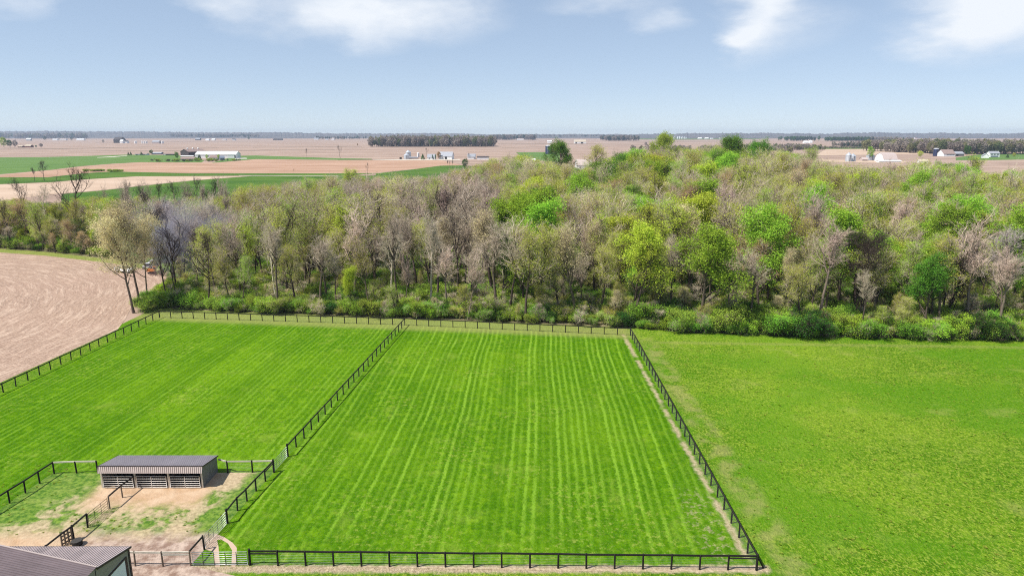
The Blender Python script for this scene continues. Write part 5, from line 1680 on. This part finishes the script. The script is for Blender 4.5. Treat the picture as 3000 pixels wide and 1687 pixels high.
# single trees of the far fields
for (lab, key, bk, lf_, px, yb, yt, wd) in (
    ('black bare tree in the pink field, shorter of two', 'sparse0', 'dark', 'olive', 900, 464.5, 436, .75),
    ('black bare tree in the pink field, taller of two', 'sparse1', 'dark', 'olive', 997, 464.5, 428, .85),
    ('small bare tree on the edge of the far reddish field', 'sparse1', 'mid', 'olive', 1076, 513, 479, .8),
    ('tiny bare tree on the far grass strip', 'sparse0', 'mid', 'olive', 861, 508, 495, .7),
    ('tan rounded tree beside the white barn', 'far0', 'mid', 'tan', 1286, 467, 442, .9),
    ('wide bare tree behind the small white house', 'sparse1', 'mid', 'olive', 1251, 458, 435, 1.1),
    ('dark conifer beside the small white house', 'cone', 'dark', 'deep', 1239, 468, 451, 1.3),
    ('dark bush tree by the white house porch, first of two', 'far1', 'dark', 'deep', 1268, 468, 453, .6),
    ('dark bush tree by the white house porch, second of two', 'far1', 'dark', 'deep', 1276, 469, 452, .5),
    ('bare tree before the white shed', 'bare2', 'mid', 'olive', 1374, 467, 449, .9),
    ('dense deep green tree on the grass bank', 'round', 'dark', 'deep', 1361, 496, 463, .8),
    ('slim bare tree on the grass bank, first of three', 'bare1', 'mid', 'olive', 1312, 497, 470, .6),
    ('slim bare tree on the grass bank, middle of three', 'sparse0', 'mid', 'sand', 1318, 497, 472, .5),
    ('slim bare tree on the grass bank, last of three', 'bare1', 'greybrown', 'sand', 1325, 498, 468, .7),
    ('round green tree beside the tan farmhouse', 'round', 'mid', 'green', 519, 467, 443.5, .75),
    ('black cone-shaped conifer before the long white barn', 'cone', 'dark', 'deep', 584, 470, 452.5, 1.5),
    ('green tree before the long white barn, first of two', 'round', 'mid', 'moss', 606, 468, 451, .6),
    ('green tree before the long white barn, second of two', 'round', 'mid', 'moss', 642, 469, 451, .7),
    ('dark conifer pair by the wheat field, first', 'cone', 'dark', 'deep', 377, 455.5, 445, 1.2),
    ('dark conifer pair by the wheat field, second', 'cone', 'dark', 'deep', 384, 455.5, 445, 1.2),
    ('dark conifer before the white-fronted bungalow', 'cone', 'dark', 'deep', 415, 455, 444.5, 1.4),
    ('round dark green tree behind the wheat field farm', 'round', 'dark', 'deep', 444, 453.5, 438.5, 1.0),
    ('bare round tree beside the wheat field, larger of two', 'bare2', 'dark', 'olive', 130, 530, 472, 1.1),
    ('bare round tree beside the wheat field, smaller of two', 'bare0', 'dark', 'olive', 102, 531, 492, 1.0),
    ('bare brown bush tree in the pink field', 'far1', 'mid', 'tan', 1048, 429, 420, .9),
    ('dark conifer beside the brown-roofed barn', 'round', 'dark', 'deep', 2832, 459, 424, .85),
    ('bushy olive tree beside the far navy silo', 'round', 'mid', 'olive', 2695, 462, 441, 1.1),
    ('cone-shaped shrub on the house lawn', 'cone', 'dark', 'deep', 2951, 463, 452, 1.6),
    ('spreading bare tree on the house lawn', 'far0', 'mid', 'olive', 2970, 461, 446, 1.1),
    ('light green tree beside the squat grain bin', 'full2', 'mid', 'lime', 2545, 470, 434, 1.0),
    ('bare umbrella tree standing in the far orchard field', 'far0', 'mid', 'greyw', 2442, 432, 412, 1.2),
    ('brown round tree alone in the far field before the skyline', 'far0', 'mid', 'greyw', 1892, 428, 415, 1.1),
    ('olive tree at the far left field edge', 'far0', 'mid', 'moss', 12, 433, 398, .9),
    ('dark tree at the far left field edge', 'far0', 'dark', 'deep', 30, 433, 407, 1.1),
    ('olive round tree at the far left field edge beside the brown barns', 'far1', 'mid', 'greyw', 44, 433, 410, 1.4),
    ('brown shrub tree beside the red-brown barns', 'far0', 'mid', 'greyw', 121, 433, 419, 1.3),
    ('dark low tree beside the red-brown barns', 'far0', 'dark', 'deep', 106, 432.5, 425, 1.3),
    ('dark round tree before the far left wood', 'far0', 'dark', 'blue', 132, 412, 398, 1.3),
    ('dark tree by the far left white barns', 'far0', 'dark', 'blue', 210, 412, 400, 1.0),
    ('dark tree beside the distant dark barn', 'far0', 'dark', 'greyw', 303, 420, 408, 1.0),
    ('dark bushy tree beside a white house in the far field', 'far0', 'dark', 'deep', 729, 409.5, 400, 1.2),
    ('dark conifer on the skyline field', 'far1', 'dark', 'deep', 1048, 407, 397.5, 1.3),
    ('bushy dark tree cluster by the far elevator', 'far0', 'dark', 'deep', 2136, 406.5, 401, 1.6),
):
    X, Y = G(px, yb)
    h = ztop(Y, yt)
    o = tree('field_tree', key, X, Y, h, bk, lf_, trd.uniform(0, 6.28), wd)
    tag(o, lab, 'tree', 'single trees of the far fields')

# far woods: each reads as one mass
rows = []


def wood(px0, px1, yb, hpx, depth, n, looks, jit=.25):
    for _ in range(n):
        px = trd.uniform(px0, px1)
        _, Y0 = G(px, yb)
        Y = Y0 + trd.uniform(0, 1) ** 1.3 * depth
        X = XatY(px0 + (px - px0), Y0) * (Y / Y0 if depth > 900 else 1.0)
        h = hpx * mpp(Y0) * trd.uniform(1 - jit, 1 + jit * .6)
        bk, lf_ = trd.choice(looks)
        rows.append((trd.choice(('far0', 'far1')), bk, lf_, X, Y, 0.0, h, trd.uniform(.9, 1.3), trd.uniform(0, 6.28)))


A = [('mid', 'greyw'), ('mid', 'greyw'), ('mid', 'farolive'), ('mid', 'farmoss'), ('mid', 'greyw')]
B = [('mid', 'greyw'), ('mid', 'greyw'), ('mid', 'blue')]
C = [('mid', 'greyw'), ('mid', 'greyw'), ('mid', 'blue')]
wood(1082, 1446, 430.5, 28, 260, 620, A, .42)
wood(2752, 3080, 453, 40, 330, 420, [('mid', 'farolive'), ('mid', 'greyw'), ('mid', 'greyw'), ('mid', 'farmoss'), ('mid', 'farolive')])
wood(-120, 255, 407, 16, 1500, 420, A + B)
wood(255, 460, 404, 9, 1500, 330, B)
wood(500, 760, 405.5, 12, 1200, 420, B + C)
wood(760, 1080, 401, 7, 2500, 420, B)
wood(1440, 1570, 410.5, 15, 700, 220, C)
wood(1560, 1860, 405, 9, 2000, 420, B + C)
wood(1780, 1875, 413, 15, 400, 200, C)
wood(1860, 2320, 402, 7, 2000, 420, B + C)
wood(2300, 3100, 404, 10, 2600, 800, B + C + A)
wood(2330, 2405, 414, 14, 300, 60, [('dark', 'blue'), ('dark', 'deep')])
wood(2455, 2560, 415.5, 14, 200, 90, [('dark', 'blue'), ('dark', 'deep')])
wood(2540, 2690, 414, 12, 400, 160, A)
wood(2520, 2668, 433, 15, 160, 420, C)
wood(2330, 2420, 440, 16, 160, 120, A)
wood(2420, 2560, 436, 6, 100, 120, A)
wood(2690, 2760, 430, 18, 400, 90, A)
wood(905, 1045, 409, 9, 400, 60, [('dark', 'blue'), ('mid', 'greyw')])
wood(1920, 2330, 455, 24, 260, 180, [('mid', 'greyw'), ('mid', 'greyw'), ('mid', 'farolive')])
scatter('distant_woods', 'grey and olive woods scattered across the plain to the skyline', rows)

# shrub line by the farm beyond the wheat field
rows = []
for _ in range(46):
    px = trd.uniform(440, 700)
    X, Y = G(px, 474 - max(0, (px - 560)) * .01 + trd.uniform(-1.0, .5))
    rows.append((trd.choice(('shrub0', 'brush0')), 'mid', trd.choice(('moss', 'olive', 'deep')), X, Y, 0, trd.uniform(2.0, 4.0), trd.uniform(1, 1.6), trd.uniform(0, 6)))
for _ in range(40):
    px = trd.uniform(250, 360)
    X, Y = G(px, 503 + trd.uniform(-1.5, 1))
    rows.append(('shrub0', 'mid', 'moss', X, Y, 0, trd.uniform(.8, 2.2), trd.uniform(1, 2), trd.uniform(0, 6)))
scatter('farm_shrubbery', 'low shrubbery round the farmyards and field banks', rows)

# low hills closing the plain
hv, hf = [], []
NA, NR = 900, 5
rgh = np.random.default_rng(3)
jag = rgh.normal(0, 3.0, NA + 1) + np.convolve(rgh.normal(0, 16, NA + 41), np.ones(40) / 40, 'valid')[:NA + 1] * 1.6


def hill_z(t):
    px = -260 + 3520 * t
    pts = [(-260, 384), (0, 385.5), (150, 384.5), (300, 386), (500, 387.5), (800, 389.5), (1100, 392), (1500, 393.5), (1900, 393), (2300, 391.5), (2500, 391), (2800, 391.5), (3260, 389)]
    for (a, b), (c, d) in zip(pts, pts[1:]):
        if a <= px <= c:
            py = b + (d - b) * (px - a) / (c - a)
            break
    return px, HC + (HOR - py) * 8200 / FPX


for i in range(NA + 1):
    px, z = hill_z(i / NA)
    for k, (Y, f) in enumerate(((6400, 0.0), (7200, .45), (8200, 1.0), (8800, 1.0), (9300, .8))):
        hv.append(((px - CX) / FPX * Y, Y, max(0.0, (z + (jag[i] + 1.5 * math.sin(i * .23)) * (k >= 1)) * f)))
for i in range(NA):
    for k in range(NR - 1):
        a = i * NR + k
        hf.append((a, a + NR, a + NR + 1, a + 1))
M_HILL = field_mat('wooded_hills', (0.070, 0.066, 0.066), (0.150, 0.132, 0.122), (0.004, 0.003))
mb = MB()
mb.v, mb.f = hv, hf
mb.build('hills', M_HILL)['kind'] = 'structure'


# ------------------------------------------------------------------ vehicles at the brush fire
def wheel(parent, x, y, r, wd, m=M_TYRE):
    o = MB()
    o.tube((x, y - wd / 2, r), (x, y + wd / 2, r), r, r, 14)
    w_ = o.build('wheel', m, parent)
    for sgn in (-1, 1):
        MB().tube((x, y + sgn * (wd / 2), r), (x, y + sgn * (wd / 2 + .02), r), r * .58, r * .55, 10).build('rim', M_RIM, w_)


def pickup(label, X, Y, rz):
    o = empty('pickup_truck', (X, Y, 0), rz)
    hw = .98
    side = [(-2.85, .55), (-2.85, 1.18), (-.95, 1.20), (-.95, 1.22), (1.25, 1.22), (1.35, 1.14), (2.55, 1.05), (2.80, .92), (2.85, .55)]
    mb_ = MB()
    k = len(side)
    mb_.v = [(x, -hw, z) for x, z in side] + [(x, hw, z) for x, z in side]
    mb_.f = [tuple(range(k)), tuple(reversed(range(k, 2 * k)))] + [(i, i + k, (i + 1) % k + k, (i + 1) % k) for i in range(k)]
    mb_.build('body', M_CAR, o)
    MB().box(-2.75, -1.05, -.82, .82, 1.19, 1.215).build('bed', M_BLACK, o)
    for sgn in (-1, 1):
        MB().box(-2.85, -.95, sgn * .90 - .07, sgn * .90 + .07, 1.18, 1.38).build('bed_rail', M_CAR, o)
    MB().box(-2.87, -2.75, -.97, .97, .8, 1.38).build('tailgate', M_CAR, o)
    cab = [(-.95, 1.21), (-.78, 1.83), (.55, 1.86), (1.22, 1.21)]
    mb_ = MB()
    mb_.v = [(x, -.90 + (z > 1.5) * .12, z) for x, z in cab] + [(x, .90 - (z > 1.5) * .12, z) for x, z in cab]
    mb_.f = [(0, 1, 2, 3), (7, 6, 5, 4), (0, 4, 5, 1), (1, 5, 6, 2), (2, 6, 7, 3), (3, 7, 4, 0)]
    c_ = mb_.build('cab', M_GLASS, o)
    MB().box(-.82, .60, -.80, .80, 1.80, 1.90).build('cab_roof', M_CAR, o)
    for x in (-.88, -.12, .55):
        for sgn in (-1, 1):
            MB().beam((x + (.45 if x > .3 else 0), sgn * .91, 1.2), (x, sgn * .79, 1.84), .10, .05).build('door_pillar', M_CAR, o)
    MB().box(2.80, 2.93, -.95, .95, .45, .66).build('bumper', M_BLACK, o)
    MB().box(2.80, 2.88, -.62, .62, .68, .92).build('grille', M_BLACK, o)
    for sgn in (-1, 1):
        MB().box(2.74, 2.89, sgn * .8 - .15, sgn * .8 + .15, .74, .94).build('headlight', M_LAMP, o)
        wheel(o, 1.85, sgn * .88, .40, .26)
        wheel(o, -1.75, sgn * .88, .40, .26)
    return tag(o, label, 'pickup')


vx, vy = G(366, 798)
pickup('white crew-cab pickup parked at the far edge of the ploughed field', vx, vy, R(-22))

vx, vy = G(431, 788)
u = empty('utility_vehicle', (vx, vy, 0), R(20))
u.scale = (.8, .8, .8)
MB().box(-1.35, 1.30, -.78, .78, .55, 1.15).build('body', M_CAR, u)
MB().box(-.25, .95, -.74, .74, 1.15, 2.0).build('cab', M_GLASS, u)
MB().box(-.35, 1.05, -.80, .80, 2.0, 2.12).build('cab_roof', M_CAR, u)
MB().box(.98, 1.75, -.74, .74, .9, 1.25).build('bonnet', M_CAR, u)
bo = MB().beam((-1.1, 0, 1.1), (1.7, .2, 3.0), .30, .30).build('boom', M_CAR, u)
MB().box(1.5, 2.3, -.2, .6, 2.8, 3.2).build('bucket', M_CAR, bo)
for sgn in (-1, 1):
    wheel(u, 1.1, sgn * .72, .42, .28)
    wheel(u, -.95, sgn * .72, .42, .28)
tag(u, 'small white utility vehicle with raised arm beside the orange digger', 'utility vehicle')

vx, vy = G(449, 801)
e_ = empty('excavator', (vx, vy, 0), R(8))
e_.scale = (.62, .62, .62)
for sgn in (-1, 1):
    t_ = shell(MB(), [(-.30, .0), (-.30, .0)], 0, 0) if False else MB()
    pr_ = [(-1.7, .18), (-1.95, .42), (-1.7, .74), (1.7, .74), (1.95, .42), (1.7, .18), (1.4, .0), (-1.4, .0)]
    t_.v = [(x, sgn * 1.05 - .25, z) for x, z in pr_] + [(x, sgn * 1.05 + .25, z) for x, z in pr_]
    k = len(pr_)
    t_.f = [tuple(range(k)), tuple(reversed(range(k, 2 * k)))] + [(i, i + k, (i + 1) % k + k, (i + 1) % k) for i in range(k)]
    t_.build('track', M_TYRE, e_)
MB().lathe([(.7, .6), (.7, 1.0)], 14).build('turntable', M_BLACK, e_)
MB().box(-1.9, 1.1, -1.15, 1.15, 1.0, 1.85).build('body', M_ORANGE, e_)
MB().box(-2.2, -1.2, -1.15, 1.15, 1.05, 2.15).build('counterweight', M_ORANGE, e_)
cb = MB().box(-.1, 1.15, .15, 1.10, 1.85, 2.85).build('cab', M_GLASS, e_)
MB().box(-.15, 1.2, .10, 1.15, 2.85, 2.95).build('cab_roof', M_ORANGE, cb)
bm_ = MB()
bm_.beam((.9, -.3, 1.5), (2.6, -.3, 3.9), .38, .55)
bm_.beam((2.6, -.3, 3.9), (4.4, -.3, 3.5), .36, .48)
bm_.build('boom', M_RUST, e_)
ar_ = MB().beam((4.4, -.3, 3.55), (4.9, -.3, 1.2), .32, .42).build('arm', M_RUST, e_)
MB().box(4.4, 5.3, -.75, .15, .35, 1.2).build('bucket', M_RUST, ar_)
tag(e_, 'orange tracked excavator with brown boom at the smoking brush', 'excavator')

# heap of cut brush that smoulders
bxp, byp = G(482, 801)
hp_ = empty('brush_pile', (bxp, byp, 0))
rb = np.random.default_rng(8)
sg = []
for _ in range(420):
    c = np.array([*rb.normal(0, 1.5, 2), 0])
    c[2] = max(.05, 1.7 * math.exp(-(c[0] ** 2 + c[1] ** 2) / 3.6) * rb.uniform(.2, 1))
    d_ = rb.normal(0, 1, 3) * np.array([1, 1, .45])
    d_ = nrm(d_) * rb.uniform(.5, 1.5)
    p_, q_ = c - d_ / 2, c + d_ / 2
    p_[2], q_[2] = max(p_[2], .03), max(q_[2], .03)
    sg.append((*p_, *q_, .05, .025))
V_, F_ = tubes(sg, 4)
link('branches', np_mesh('branches', V_, F_, [M_RUST]), hp_)['kind'] = 'stuff'
tag(hp_, 'smouldering heap of brown cut brush at the wood edge', 'brush pile')

# smoke drifting up through the bare trees
M_SMOKE, n = mat('wood_smoke')
oc = n.node('ShaderNodeTexCoord').outputs['Object']
ox_, oy_, oz_ = n.sep(oc)
f = n.noise(oc, 0.16, 4.0, 0.6, 0.8)
rad = n.m('SQRT', n.m('ADD', n.m('ADD', n.m('MULTIPLY', ox_, ox_), n.m('MULTIPLY', n.m('MULTIPLY', oy_, oy_), 1.6)), n.m('MULTIPLY', n.m('MULTIPLY', oz_, oz_), 2.0)))
dn = n.m('MULTIPLY', n.rng(f, 0.40, 0.66), n.rng(rad, 17.0, 4.0))
vol = n.node('ShaderNodeVolumePrincipled', {'Color': (0.62, 0.60, 0.72), 'Density': n.m('MULTIPLY', dn, 0.20), 'Anisotropy': 0.2})
n.out(None, vol.outputs[0])
sx, sy = G(540, 690, 9.0)
ms_ = MB()
ms_.lathe([(.1, -11.5), (10, -9), (17, 0), (13, 7), (.1, 11.5)], 16)
ms_.f.append(tuple(reversed(range(16))))
s_o = ms_.build('smoke', M_SMOKE, None, (XatY(535, 168, 12), 168, 12.2))
tag(s_o, 'thin lilac smoke drifting through bare trees at the wood edge', None, None, 'stuff')

# ------------------------------------------------------------------ air
M_HAZE, n = mat('summer_haze')
vol = n.node('ShaderNodeVolumePrincipled', {'Color': (0.62, 0.75, 0.95), 'Density': 0.00007, 'Anisotropy': 0.1})
n.out(None, vol.outputs[0])
hz = MB().box(-9500, 9500, -100, 9450, -1.0, 95.0).build('haze', M_HAZE)
hz['kind'] = 'stuff'
